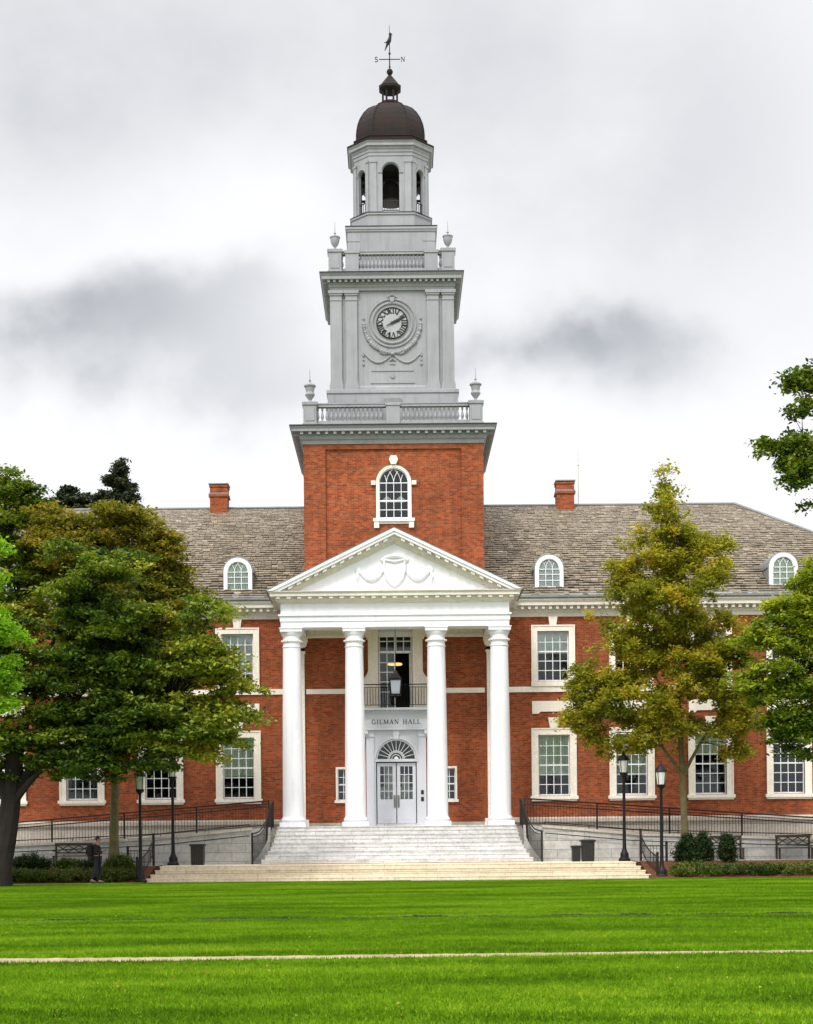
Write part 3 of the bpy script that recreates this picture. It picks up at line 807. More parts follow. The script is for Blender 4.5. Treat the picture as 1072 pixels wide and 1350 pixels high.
for zz in (8.36, 8.24, 7.46): rl.tube([(-1.55, y0, zz), (1.55, y0, zz)], .024 if zz > 8.3 else .014, 5)
for s in (-1, 1): rl.tube([(s * 1.55, y0, 8.36), (s * 1.55, -.02, 8.36)], .024, 5); rl.tube([(s * 1.55, y0, 7.34), (s * 1.55, y0, 8.38)], .024, 5)
x = -1.5
while x < 1.52: rl.tube([(x, y0, 7.46), (x, y0, 8.25)], .013, 4); x += .125
rl.build('balcony_railing', M['iron'], hall)
pl = MB(); pl.lathe([(.05, .0), (.30, .02), (.34, .06), (.30, .1), (.05, .12)], -.02, 1.1, 9.38, 20); pl.lathe([(.02, 0), (.02, 1.6)], -.02, 1.1, 9.5, 6)
tag(pl.build('ceiling_lamp', M['lampglow'], None), 'small lit amber ceiling lamp glowing behind the balcony window', 'lamp')

# ------------------------------------------------------------------ tower
TC = 3.57   # tower centre depth
tw = MB()
hw_, z0_, spr = .66, 15.72, 17.3
xs0 = 3.97
tw.archwall((-3.0, -.30), (3.0, -.30), 11.99, 18.78, .35, .68, 15.62, 17.3)
tw.box(-3.97, -3.0, -.40, .1, 11.99, 19.1); tw.box(3.0, 3.97, -.40, .1, 11.99, 19.1); tw.box(-3.0, 3.0, -.40, .05, 18.78, 19.1)
for s in (-1, 1):
    xa, xb = sorted((s * 3.97, s * 3.6)); tw.box(xa, xb, .1, 7.54, 11.99, 19.1)
tw.box(-3.6, 3.6, 7.2, 7.54, 11.99, 19.1)
tower = tw.build('brick_tower', M['brick'], hall)
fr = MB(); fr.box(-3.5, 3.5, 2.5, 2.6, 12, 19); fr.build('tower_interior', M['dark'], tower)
p = arched_window(hall, .66, 15.72, 17.3, 4, 4, -.36, .12, mat_c='cream', meet=2)
m = MB(); m.box(-.92, .92, -.46, -.28, 15.58, 15.72); m.box(-.88, -.66, -.42, -.28, 15.3, 15.58); m.box(.66, .88, -.42, -.28, 15.3, 15.58); m.box(-.66, .66, -.36, -.28, 15.48, 15.58); m.build('sill', M['cream'], p)
m = MB(); m.xz([(-.11, 18.1), (.11, 18.1), (.2, 18.32), (.12, 18.48), (-.12, 18.48), (-.2, 18.32)], -.46, -.28); m.build('keystone', M['cream'], p)
m = MB(); m.box(-1.0, -.8, -.42, -.28, 17.2, 17.38); m.box(.8, 1.0, -.42, -.28, 17.2, 17.38); m.build('impost_block', M['cream'], p)
g = MB(); g.box(-.5, .5, -.0, .01, 16.5, 16.62); g.xz([(-.5, 16.62), (-.3, 16.8), (-.1, 16.62), (0, 16.62), (.1, 16.62), (.3, 16.8), (.5, 16.62)], .0, .01); g.build('window_valance', M['shade'], p)

tpoly = rect(3.97, TC)
c = MB(); c.mould(tpoly, [(.0, 19.0), (.05, 19.0), (.05, 19.16), (.12, 19.2), (.16, 19.3), (.16, 19.36), (.2, 19.38), (.2, 19.47), (.48, 19.48), (.48, 19.58), (.55, 19.68), (.55, 19.72), (.1, 19.76)])
for a_, b_ in (((-4.2, TC - 3.97), (4.2, TC - 3.97)), ((3.97, TC - 4.2), (3.97, TC + 4.2)), ((-3.97, TC + 4.2), (-3.97, TC - 4.2))): runs(c, a_, b_, (19.36, 19.478), .17, .42, .14, .36)
c.build('cornice', M['shaded_white'], tower)

def balustrade(name, hw, z0, z1, peds, inner, parent, gap=.19, solid=None):
    """square balustrade: peds = |x| positions of pedestals on each side, corner pedestal half width .31"""
    m = MB()
    h = z1 - z0
    poly = rect(hw - .1, TC)
    def side(fn):
        m.xf = fn
        m.box(-hw + .3, hw - .3, -.11, .11, z0 + .02, z0 + h * .3); m.box(-hw + .3, hw - .3, -.13, .13, z1 - .16, z1 - .05); m.box(-hw + .3, hw - .3, -.16, .16, z1 - .05, z1)
        x = -hw + .45
        while x < hw - .4:
            if not any(abs(x - q) < .36 for q in inner):
                m.lathe([(.045, 0), (.045, .04), (.03, .06), (.07, .16), (.075, .22), (.035, .38), (.03, .44), (.05, .48), (.05, h * .7 - .16 if h * .7 - .16 > .5 else .5)], x, 0, z0 + h * .3, 7)
            x += gap
        for q in inner:
            m.box(q - .3, q + .3, -.17, .17, z0 + .01, z1 - .12); m.box(q - .34, q + .34, -.21, .21, z1 - .12, z1 + .01)
        if solid: m.box(-solid, solid, -.04, .04, z0 + h * .3, z1 - .15)
    d = hw - .31
    side(lambda x, y, z: (x, TC - d + y, z)); side(lambda x, y, z: (x, TC + d + y, z))
    side(lambda x, y, z: (-d + y, TC + x, z)); side(lambda x, y, z: (d + y, TC + x, z))
    m.xf = None
    b = m.build(name, M['shaded_white'], parent)
    for sx in (-1, 1):
        for sy in (-1, 1):
            q = MB(); q.mould(rect(.29, 0), [(.04, z0), (.04, z0 + .18), (0, z0 + .2), (0, z1 - .14), (.05, z1 - .1), (.06, z1 + .02), (.0, z1 + .05)])
            q.box(-.2, .2, -.315, -.285, z0 + .3, z1 - .25)
            q.build('pedestal', M['shaded_white'], b, loc=(sx * d, TC + sy * d, 0))
    return b, d
lc = MB(); lc.mould(tpoly, [(.50, 19.685), (.58, 19.69), (.58, 19.745), (.3, 19.765)]); lc.build('lead_cap', M['leadk'], tower)
b1, d1 = balustrade('lower_balustrade', 3.98, 19.76, 20.86, None, [0], tower, .2)
urn_a = MB(); urn_a.lathe([(.16, 0), (.16, .04), (.07, .07), (.06, .13), (.19, .3), (.22, .36), (.2, .42), (.17, .48), (.2, .62), (.21, .7), (.26, .72), (.27, .77), (.16, .84), (.06, .9), (.03, .95), (.06, 1.0), (.02, 1.05), (.008, 1.5)], 0, 0, 0, 14)
ua = urn_a.mesh('urn', M['shaded_white'], True)
for sx in (-1, 1):
    for sy in (-1, 1): link('urn', ua, tower, (sx * d1, TC + sy * d1, 20.91))

# clock stage
cst = MB()
cst.mould(rect(2.92, TC), [(0, 19.76), (0, 21.5), (.05, 21.55), (.05, 21.68), (-.02, 21.72)])
cst.mould(rect(2.66, TC), [(.11, 21.73), (.11, 21.84), (.06, 21.9), (0, 21.96), (0, 26.2)])
stage = cst.build('clock_stage', M['shaded_white'], hall)
for sgn, pos in ((-1, 2.52), (-1, 1.83), (1, 1.83), (1, 2.52)):
    pm = MB(); x = sgn * pos; yf = TC - 2.66
    pm.box(x - .26, x + .26, yf - .12, yf + .02, 22.1, 25.98); pm.box(x - .31, x + .31, yf - .16, yf + .02, 21.74, 21.98); pm.box(x - .28, x + .28, yf - .14, yf + .02, 21.98, 22.1)
    pm.box(x - .28, x + .28, yf - .15, yf + .02, 25.75, 25.8); pm.box(x - .30, x + .30, yf - .17, yf + .02, 25.98, 26.06); pm.box(x - .34, x + .34, yf - .21, yf + .02, 26.06, 26.2)
    pm.build('pilaster', M['shaded_white'], stage)
for sx in (-1, 1):
    pm = MB()
    for pos in (-2.3, -1.6, 1.6, 2.3):
        yy = TC + pos; xa, xb = sorted((sx * 2.65, sx * 2.77)); pm.box(xa, xb, yy - .26, yy + .26, 21.96, 26.2)
    pm.build('side_pilasters', M['shaded_white'], stage)
c = MB()
c.mould(rect(2.72, TC), [(.05, 26.2), (.05, 26.34), (.09, 26.35), (.09, 26.44), (.14, 26.48), (.14, 26.6), (.4, 26.61), (.4, 26.74), (.48, 26.84), (.48, 26.88), (0, 26.92)])
for a_, b_ in (((-2.95, TC - 2.72), (2.95, TC - 2.72)), ((2.72, TC - 2.9), (2.72, TC + 2.9)), ((-2.72, TC + 2.9), (-2.72, TC - 2.9))): runs(c, a_, b_, (26.5, 26.608), .15, .34, .11, .26)
c.build('cornice', M['shaded_white'], stage)
yf = TC - 2.66
m = MB(); m.box(-.38, .38, TC - 3.0, TC - 2.9, 20.98, 21.3); m.box(-.3, .3, TC - 3.02, TC - 3.0, 21.04, 21.24); m.build('vent_hood', M['lead'], stage)
# relief
rl = MB(); cz = 24.75
for rr, th in ((.90, .05), (1.07, .04)): rl.tube([(rr * math.cos(2 * math.pi * k / 40), yf - .03, cz + rr * math.sin(2 * math.pi * k / 40)) for k in range(40)], th, 6, closed=True)
rl.xz([(-.08, cz + .95), (.08, cz + .95), (.12, cz + 1.15), (-.12, cz + 1.15)], yf - .1, yf)
rl.tube([(-.25, yf, cz + 1.14), (0, yf - .05, cz + 1.28), (.25, yf, cz + 1.14)], [.02, .06, .02], 6)
rl.build('clock_surround', M['shaded_white'], stage)
for s in (-1, 1):
    ga = MB()
    n = 17
    for k in range(n + 1):
        a = R(182 + 86 * k / n) if s < 0 else R(358 - 86 * k / n)
        rr = 1.24 + .0 * k; r_ = .06 + .045 * math.sin(math.pi * k / n) + random.uniform(-.02, .025)
        ga.ball((rr * math.cos(a) * 1.03, yf - .03, cz + rr * math.sin(a) * 1.08), r_, 6, 4)
    pts = [(s * (1.3 - 1.24 * k / 14), yf - .03, 23.42 - .12 * (k / 14) - .38 * math.sin(math.pi * k / 14)) for k in range(15)]
    ga.tube(pts, [.025 + .02 * math.sin(math.pi * k / 14) for k in range(15)], 6)
    for z in (23.3, 23.1, 22.9): ga.ball((s * 1.3, yf - .02, z), .06 if z != 23.1 else .045, 6, 4)
    ga.ball((s * 1.28, yf - .02, 24.95), .06, 6, 4); ga.tube([(s * .55, yf - .02, 23.45), (s * .35, yf - .05, 23.35), (s * .15, yf - .03, 23.4)], [.07, .03, .03], 6)
    ga.build('garland_relief', M['shaded_white'], stage)
ga = MB(); ga.ball((0, yf - .04, 23.35), .12, 8, 5, .6); ga.tube([(-.14, yf - .02, 23.06), (0, yf - .05, 23.14), (.14, yf - .02, 23.06)], .035, 6); ga.box(-.12, .12, yf - .04, yf + .01, 22.9, 22.96)
ga.build('bow_relief', M['shaded_white'], stage)
pa = MB(); pa.box(-.95, .95, yf - .035, yf + .01, 22.6, 22.66); pa.box(-1.0, 1.0, yf - .035, yf + .01, 22.05, 22.1); pa.lathe([(.001, -.05), (.1, -.05), (.12, 0), (.12, .06)], 0, yf, 22.38, 12, 'y')
pa.build('panel_moulding', M['shaded_white'], stage)
cl = MB(); cl.lathe([(.001, -.02), (.68, -.02), (.68, .03)], 0, yf - .02, cz, 40, 'y'); clock = cl.build('clock_face', wmat('clock_dial', (.33, .345, .35), (.29, .30, .31), .5, 2), hall)
ck = MB(); ck.tube([(.69 * math.cos(2 * math.pi * k / 40), yf - .05, cz + .69 * math.sin(2 * math.pi * k / 40)) for k in range(40)], .028, 6, closed=True); ck.build('clock_rim', M['black'], clock)
nm = MB()
for i, rn in enumerate(['XII', 'I', 'II', 'III', 'IIII', 'V', 'VI', 'VII', 'VIII', 'IX', 'X', 'XI']):
    a = R(30 * i)
    def xf(x, z, a=a): return (x * math.cos(a) + z * math.sin(a), -x * math.sin(a) + z * math.cos(a))
    wsum = sum(GL[c_][0] for c_ in rn); sc_ = min(1., 1.75 / wsum)
    def xf2(x, z, a=a, sc_=sc_): return xf(x * sc_, z)
    lay(nm, rn, .54 * math.sin(a), cz + .54 * math.cos(a), .24, yf - .052, yf - .042, .02, xf2, 1.45)
nm.build('clock_numerals', M['black'], clock)
for nme, L1, L2, ang, w0 in (('minute_hand', .62, .30, 62, .07), ('hour_hand', .42, .1, 66, .12)):
    hm = MB(); a = R(ang); dx, dz = math.sin(a), math.cos(a)
    yy = yf - .075 if nme == 'hour_hand' else yf - .095
    hm.xz([(-dx * L2 - dz * .012, cz - dz * L2 + dx * .012), (-dz * w0 / 2, cz + dx * w0 / 2), (dx * L1 * .8 - dz * w0 * .6, cz + dz * L1 * .8 + dx * w0 * .6), (dx * L1, cz + dz * L1),
           (dx * L1 * .8 + dz * w0 * .6, cz + dz * L1 * .8 - dx * w0 * .6), (dz * w0 / 2, cz - dx * w0 / 2), (-dx * L2 + dz * .012, cz - dz * L2 - dx * .012)], yy, yy + .015)
    hm.lathe([(.001, 0), (.06, 0), (.06, .03)], 0, yy - .005, cz, 10, 'y')
    hm.build(nme, M['black'], clock)

lc = MB(); lc.mould(rect(2.72, TC), [(.44, 26.86), (.51, 26.865), (.51, 26.91), (.2, 26.925)]); lc.build('lead_cap', M['leadk'], stage)
b2, d2 = balustrade('upper_balustrade', 2.85, 26.90, 28.02, None, [-1.78, 1.78], stage, .17)
urn_b = MB(); urn_b.lathe([(.1, 0), (.1, .04), (.05, .08), (.05, .16), (.15, .28), (.2, .42), (.21, .56), (.24, .58), (.24, .62), (.1, .66), (.04, .7), (.03, .74), (.06, .79), (.02, .86), (.007, 1.3)], 0, 0, 0, 14)
ub = urn_b.mesh('urn', M['shaded_white'], True)
for sx in (-1, 1):
    for sy in (-1, 1): link('urn', ub, stage, (sx * d2, TC + sy * d2, 28.07))

# low square attic with corner quoins
at_ = MB(); at_.mould(rect(1.98, TC), [(0, 26.92), (0, 29.12), (.05, 29.15), (.05, 29.2), (.09, 29.24), (.09, 29.34), (.02, 29.37)])
for sx in (-1, 1):
    for k in range(5):
        z = 27.1 + k * .4
        for sy in (-1,):
            xa, xb = sorted((sx * 1.42, sx * 2.0)); at_.box(xa, xb, TC - 2.0, TC - 1.95, z, z + .34)
            xa, xb = sorted((sx * 1.95, sx * 2.0)); at_.box(xa, xb, TC - 1.95, TC - 1.42, z, z + .34)
at_.build('attic_block', M['shaded_white'], hall)

lc = MB(); lc.mould(rect(1.98, TC), [(.06, 29.345), (.11, 29.35), (.11, 29.385), (-.1, 29.39)]); lc.build('lead_cap', M['leadk'], hall)
lc = MB(); lc.mould(octo(1.82, 1.05, TC), [(.03, 30.062), (.07, 30.065), (.07, 30.095), (-.12, 30.108)]); lc.build('lead_cap', M['leadk'], hall)
# bell chamber
bp = octo(1.68, .97, TC)
bc = MB()
bc.mould(octo(1.82, 1.05, TC), [(0, 29.37), (0, 29.95), (.05, 29.98), (.05, 30.06), (-.05, 30.1)])
bc.mould(octo(1.55, .9, TC), [(0, 32.45), (0, 32.7)])
for i in range(8):
    p0, p1 = bp[i], bp[(i + 1) % 8]
    Ln = math.dist(p0, p1)
    big = Ln > 1.2
    bc.archwall(p0, p1, 30.1, 32.72, .16, .385 if big else .22, 30.16, 32.0 if big else 31.95, seg=12)
bell_ch = bc.build('bell_chamber', M['shaded_white'], hall)
tr = MB()
for i in range(8):
    p0, p1 = Vector(bp[i]), Vector(bp[(i + 1) % 8]); Ln = (p1 - p0).length; d = (p1 - p0) / Ln; nn = Vector((-d.y, d.x))
    tr.xf = lambda x, y, z, p0=p0, d=d, nn=nn: (p0.x + d.x * x + nn.x * y, p0.y + d.y * x + nn.y * y, z)
    hwo = .385 if Ln > 1.2 else .22
    for a_ in (0.04, Ln - (.3 if Ln > 1.2 else .16) - .02):
        wdt = .28 if Ln > 1.2 else .14
        tr.box(a_, a_ + wdt, -.06, .0, 30.12, 32.4); tr.box(a_ - .02, a_ + wdt + .02, -.09, 0, 32.4, 32.5); tr.box(a_ - .02, a_ + wdt + .02, -.08, 0, 30.1, 30.25)
    cx = Ln / 2; sp_ = 32.0 if Ln > 1.2 else 31.95
    tr.tube([(cx + (hwo + .06) * math.cos(math.pi * k / 14), -.02, sp_ + (hwo + .06) * math.sin(math.pi * k / 14)) for k in range(15)], .035, 5)
    if Ln > 1.2:
        tr.box(cx - hwo - .18, cx - hwo, -.04, 0, sp_ - .06, sp_); tr.box(cx + hwo, cx + hwo + .18, -.04, 0, sp_ - .06, sp_)
tr.xf = None
tr.build('arch_trim', M['shaded_white'], bell_ch)
c = MB(); c.mould(bp, [(0, 32.72), (.03, 32.72), (.03, 32.86), (.07, 32.88), (.07, 32.98), (.11, 33.02), (.11, 33.1), (.22, 33.12), (.22, 33.24), (.28, 33.32), (.28, 33.35), (-.1, 33.5)])
c.build('cornice', M['shaded_white'], bell_ch)
lf = MB(); lf.mould(octo(1.62, .95, TC), [(.34, 33.33), (.38, 33.335), (.38, 33.39), (.05, 33.47), (.05, 33.62), (.08, 33.64), (.08, 33.7), (-.05, 33.72)]); lf.build('roof_flashing', M['dome'], bell_ch)
for i in range(8):
    rr_ = MB()
    p0, p1 = Vector(bp[i]), Vector(bp[(i + 1) % 8]); Ln = (p1 - p0).length; d = (p1 - p0) / Ln; nn = Vector((-d.y, d.x))
    rr_.xf = lambda x, y, z, p0=p0, d=d, nn=nn: (p0.x + d.x * x + nn.x * y, p0.y + d.y * x + nn.y * y, z)
    hwo = .385 if Ln > 1.2 else .22; c0 = Ln / 2
    rr_.box(c0 - hwo, c0 + hwo, .05, .09, 30.66, 30.70); rr_.box(c0 - hwo, c0 + hwo, .05, .09, 30.24, 30.28)
    x = c0 - hwo + .09
    while x < c0 + hwo - .04: rr_.box(x - .012, x + .012, .055, .085, 30.28, 30.66); x += .13
    rr_.xf = None; rr_.build('bell_railing', M['iron2'], bell_ch)
bl = MB(); bl.lathe([(.62, 0), (.58, .06), (.5, .25), (.42, .5), (.36, .8), (.28, .92), (.1, .96), (.08, 1.1)], 0, TC, 31.22, 20); bl.build('bell', M['bronze'], bell_ch, smooth=True)
bf = MB(); bf.box(-1.5, 1.5, TC - .12, TC + .12, 32.2, 32.36); bf.box(-1.4, 1.4, TC - .06, TC + .06, 31.28, 31.36)
for sx in (-1, 1):
    for sy in (-1, 1): bf.box(sx * 1.02 - .07, sx * 1.02 + .07, TC + sy * .64 - .07, TC + sy * .64 + .07, 30.1, 31.9)
bf.box(-.72, .72, TC - .75, TC + .75, 32.38, 32.44)
bf.build('bell_frame', M['iron2'], bell_ch)

# dome
dm = MB()
prof = [(1.0, 33.7), (1.0, 34.05), (.985, 34.3), (.95, 34.58), (.88, 34.88), (.78, 35.16), (.65, 35.4), (.5, 35.56), (.36, 35.66), (.27, 35.74), (.235, 35.84)]
rings = []
base = octo(1.56, .82, 0)
vs = [(x * s, y * s + TC, z) for s, z in prof for x, y in base]
n = len(prof)
dm.add(vs, [(i * 8 + k, i * 8 + (k + 1) % 8, (i + 1) * 8 + (k + 1) % 8, (i + 1) * 8 + k) for i in range(n - 1) for k in range(8)])
cg_ = MB(); cg_.mould(octo(1.5, .86, TC), [(0, 32.41), (0, 32.448)]); cg_.build('chamber_ceiling', M['dark'], bell_ch)  # dark slab, so the open chamber's shade comes from colour
dome = dm.build('dome', M['dome'], hall)
rb = MB()
for k in range(8): rb.tube([(base[k][0] * s, base[k][1] * s + TC, z) for s, z in prof], .035, 5)
rb.build('dome_rib', M['dome'], dome)
ln = MB(); ln.mould(octo(.36, .18, TC), [(0, 35.78), (.05, 35.8), (.05, 35.88), (0, 35.92)])
for i in range(8):
    x, y = octo(.33, .16, TC)[i]; ln.box(x - .045, x + .045, y - .045, y + .045, 35.9, 36.42)
ln.mould(octo(.34, .17, TC), [(0, 36.38), (.06, 36.42), (.16, 36.5), (.17, 36.62), (.1, 36.68)])
n = octo(.44, .22, TC)
ln.add([(x, y, 36.66) for x, y in n] + [(x * .15, TC + (y - TC) * .15, 37.2) for x, y in n], [(k, (k + 1) % 8, (k + 1) % 8 + 8, k + 8) for k in range(8)])
ln.ball((0, TC, 37.36), .15, 10, 8); ln.lathe([(.05, 37.1), (.05, 37.3)], 0, TC, 0, 8)
ln.build('roof_lantern', M['dome'], dome)
wv = MB(); wv.tube([(0, TC, 37.4), (0, TC, 38.4), (0, TC, 39.55)], [.035, .025, .010], 6)
wv.tube([(-.5, TC, 37.95), (.5, TC, 37.95)], .022, 5); wv.tube([(0, TC - .5, 37.95), (0, TC + .5, 37.95)], .022, 5)
wv.ball((0, TC, 38.22), .06, 8, 6); wv.ball((0, TC, 37.6), .05, 8, 6)
vane = wv.build('weather_vane', M['iron'], dome)
lt = MB(); lay(lt, 'S', -.62, 37.95, .24, TC - .015, TC + .015); lay(lt, 'N', .62, 37.95, .22, TC - .015, TC + .015)
lt.build('compass_letter', M['iron'], vane)
bd = MB(); bd.tube([(-.22, TC, 38.36), (-.12, TC, 38.6), (-.02, TC, 38.8), (.03, TC, 38.98), (.04, TC, 39.08)], [.015, .05, .10, .07, .06], 8)
bd.tube([(-.24, TC, 38.72), (-.08, TC, 38.76), (.02, TC, 38.9)], [.01, .06, .05], 6); bd.ball((.04, TC, 39.12), .075, 8, 6); bd.tube([(.08, TC, 39.12), (.16, TC, 39.08)], [.025, .004], 5)
bd.build('bird_figure', M['iron'], vane)

# ------------------------------------------------------------------ hanging lantern in porch
hl = thing('hanging_lantern', 'black hanging porch lantern in front of the balcony window', 'lantern', (0.0, -2.2, 0))
Lz = 8.12 - .35
m = MB(); m.mould(rect(.26, 0), [(0, Lz + .62), (.02, Lz + .66), (-.02, Lz + .7), (-.16, Lz + .9), (-.2, Lz + 1.02), (-.24, Lz + 1.04)])
for sx in (-1, 1):
    for sy in (-1, 1): m.tube([(sx * .2, sy * .2, Lz), (sx * .25, sy * .25, Lz + .62)], .022, 4)
m.mould(rect(.19, 0), [(0, Lz - .05), (.03, Lz - .02), (.03, Lz + .02), (0, Lz + .03)]); m.lathe([(.02, -.12), (.06, -.06), (.02, 0)], 0, 0, Lz - .04, 8)
m.build('lantern_frame', M['iron'], hl)
m = MB(); g_ = [(-.17, -.17), (.17, -.17), (.17, .17), (-.17, .17)]
m.add([(x, y, Lz + .03) for x, y in g_] + [(x * 1.28, y * 1.28, Lz + .61) for x, y in g_], [(0, 1, 5, 4), (1, 2, 6, 5), (2, 3, 7, 6), (3, 0, 4, 7)]); m.build('lantern_glass', wmat('clouded_glass', (.30, .33, .37), (.26, .29, .33), .3, 3), hl)
m = MB(); m.tube([(0, 0, Lz + 1.02), (0, 0, 11.2)], .012, 5)
for k in range(18): m.ball((0, 0, Lz + 1.1 + k * .13), .022, 5, 4)
m.build('chain', M['iron'], hl)

# ------------------------------------------------------------------ stairs, terrace, ramps
stp = MB(); n = 9
zt, zb = 2.12, .62
yt, ybm = -3.7, -6.95
for i in range(n):
    z1 = zb + (zt - zb) * (n - i) / n; z0 = zb + (zt - zb) * (n - i - 1) / n
    yfr = yt + (ybm - yt) * (i + .0) / (n - 1)
    f_ = i / (n - 1); hwid = 5.02 + .10 * f_ + .30 * f_ ** 3
    ya = yfr; yb_ = yt + (ybm - yt) * (i - 1) / (n - 1) if i else -.33
    stp.box(-hwid, hwid, ya, yb_ if i else -.0, z0 + .0, z1 - .03)
    stp.box(-hwid - .012, hwid + .012, ya - .03, yb_ - (.03 if i > 0 else 0) if i else -.1, z1 - .03, z1)
    if i: pass
stairs = tag(stp.build('marble_staircase', M['steps'], None), 'white marble steps rising between curved iron rails to the columned porch', 'steps')
stp2 = MB(); stp2.box(-5.0, 5.0, -6.0, -.12, -.1, .62); stp2.build('stair_core', M['steps'], stairs)

tz = .60
ter = MB()
nst = 4; y_front = -10.3; y_back = -9.1
for i in range(nst):
    z0, z1 = tz * i / nst, tz * (i + 1) / nst; ya = y_front + (y_back - y_front) * i / (nst - 1)
    yb_ = y_front + (y_back - y_front) * (i + 1) / (nst - 1) if i < nst - 1 else -5.95
    hx = 9.55 - .12 * i
    ter.box(-hx + .05, hx, ya, yb_, z0, z1 - .035); ter.box(-hx + .03, hx + .02, ya - .025, yb_ - (.025 if i < nst - 1 else 0), z1 - .035, z1)
ter_o = tag(ter.build('terrace_steps', M['terrace'], None), 'wide low buff stone steps along the lawn below the white staircase', 'steps')

for s in (-1, 1):
    side = 'right' if s > 0 else 'left'
    # upper ramp wall under the fence
    m = MB(); X = [5.25, 8, 12, 18, 24]
    def zu(x): return 2.10 - .95 * (x - 5.25) / 12.5
    for a_, b_ in zip(X, X[1:]):
        xa, xb = (s * a_, s * b_) if s > 0 else (s * b_, s * a_)
        za, zb_ = (zu(a_), zu(b_)) if s > 0 else (zu(b_), zu(a_))
        m.xz([(xa, .0), (xb, .0), (xb, zb_), (xa, za)], -4.7, -4.4)
    tag(m.build('ramp_wall', M['ashlar'], None), f'{"right" if s>0 else "left"} rear ramp wall of grey stone, topped by the long iron fence', 'wall')
    # front retaining wall with cap
    def zl(x): return 1.98 - (.36 * (x - 5.9) / 3.8 if x < 9.7 else .36 + .27 * (x - 9.7) / 7.3)
    m = MB(); cp = MB(); X = [5.9, 7.8, 9.7, 12, 14.5, 17, 20, 24]
    for a_, b_ in zip(X, X[1:]):
        xa, xb = (s * a_, s * b_) if s > 0 else (s * b_, s * a_)
        za, zb_ = (zl(a_), zl(b_)) if s > 0 else (zl(b_), zl(a_))
        m.xz([(xa, .0), (xb, .0), (xb, zb_), (xa, za)], -5.95, -5.6)
        cp.xz([(xa, za + .001), (xb, zb_ + .001), (xb, zb_ + .11), (xa, za + .11)], -6.02, -5.53)
    rw = tag(m.build('retaining_wall', M['ashlar'], None), f'pale grey stone retaining wall {"right" if s>0 else "left"} of the staircase, in front of the ramp', 'wall')
    cp.build('wall_cap', M['base'], rw)
    # long fence on upper ramp wall
    fe = thing('iron_fence', f'long sloping iron baluster fence on the {side} ramp, running down from the stairs', 'fence', (s * 5.3, -4.55, 2.1), 'iron fences on the ramps')
    ox, oz = 5.3, 2.1
    rm = MB(); xs_ = [5.3 + k * 1.0 for k in range(19)]
    for dz, rr in ((1.1, .032), (.98, .016), (.10, .016)): rm.tube([(s * (x - ox), 0, zu(x) + dz - oz) for x in xs_], rr, 5)
    rm.tube([(s * (x - ox), -.12, zu(x) + .86 - oz) for x in xs_], .026, 5)
    for x in xs_[::2]: rm.tube([(s * (x - ox), 0, zu(x) + .84 - oz), (s * (x - ox), -.12, zu(x) + .84 - oz)], .014, 4)
    rm.build('handrail', M['iron2'], fe)
    bm = MB(); x = 5.42
    while x < 23: bm.tube([(s * (x - ox), 0, zu(x) - oz + .10), (s * (x - ox), 0, zu(x) + .98 - oz)], .009, 4); x += .125
    bm.build('balusters', M['iron2'], fe)
    for x in (5.3, 8.3, 11.3, 14.3, 17.3, 20.3):
        pm = MB(); pm.box(-.035, .035, -.035, .035, -.02, 1.12); pm.build('fence_post', M['iron2'], fe, loc=(s * (x - ox), 0, zu(x) - oz))
    # rail on front wall
    fr_ = thing('handrail', f'thin iron handrail along the cap of the front stone wall, {side} side', 'handrail', (s * 6, -5.8, 2.0), 'handrails on the front walls')
    m = MB(); xs_ = [6.0 + k * .9 for k in range(16)]
    m.tube([(s * (x - 6), 0, zl(x) + .24 - 2.0) for x in xs_], .022, 5); m.tube([(s * (x - 6), -.3, zl(x) - .22 - 2.0) for x in xs_], .02, 5)
    for x in xs_[::2]: m.tube([(s * (x - 6), 0, zl(x) + .1 - 2), (s * (x - 6), 0, zl(x) + .24 - 2)], .014, 4); m.tube([(s * (x - 6), -.3, zl(x) - .22 - 2), (s * (x - 6), -.14, zl(x) - .26 - 2)], .012, 4)
    m.build('rail', M['iron2'], fr_)
    # curved stair guard
    sg = thing('stair_railing', f'curved iron stair railing on the {side} flank of the white staircase', 'railing', (s * 5.77, -6.6, .62), 'curved railings beside the white staircase')
    path = [(5.2, -3.7, 3.2), (5.24, -4.2, 3.1), (5.3, -4.7, 2.75), (5.36, -5.1, 2.42), (5.45, -5.6, 2.12), (5.56, -6.1, 1.93), (5.68, -6.45, 1.86), (5.8, -6.75, 1.84)]
    loc = (s * 5.77, -6.6, .62)
    rel = lambda p: (s * p[0] - loc[0], p[1] - loc[1], p[2] - loc[2])
    m = MB(); m.tube([rel(p) for p in path], .03, 6); m.tube([rel((p[0], p[1], p[2] - .14)) for p in path], .014, 5); m.build('handrail', M['iron2'], sg)
    m = MB()
    def stz(y): return zt + (zb - zt) * min(1, max(0, (y - yt) / (ybm - yt)))
    for a_, b_ in zip(path, path[1:]):
        for k in range(4):
            q = [lin(a_[j], b_[j], k / 4) for j in range(3)]; m.tube([rel((q[0] + .06, q[1], stz(q[1]) - .1 if stz(q[1]) > .8 else .6)), rel((q[0], q[1], q[2] - .1))], .010, 4)
    m.build('balusters', M['iron2'], sg)
    for q, h0 in ((path[0], 2.1), (path[-1], .6)):
        m = MB(); z0 = h0 - loc[2]; m.box(-.04, .04, -.04, .04, z0, q[2] - loc[2] + .02); r_ = rel(q); m.build('newel_post', M['iron2'], sg, loc=(r_[0], r_[1], 0))
    # low guard beside the terrace steps
    gx = 9.62
    tg = thing('terrace_railing', f'short iron railing dropping beside the {side} end of the buff terrace steps', 'railing', (s * gx, -7.6, .6), 'short railings at the terrace corners')
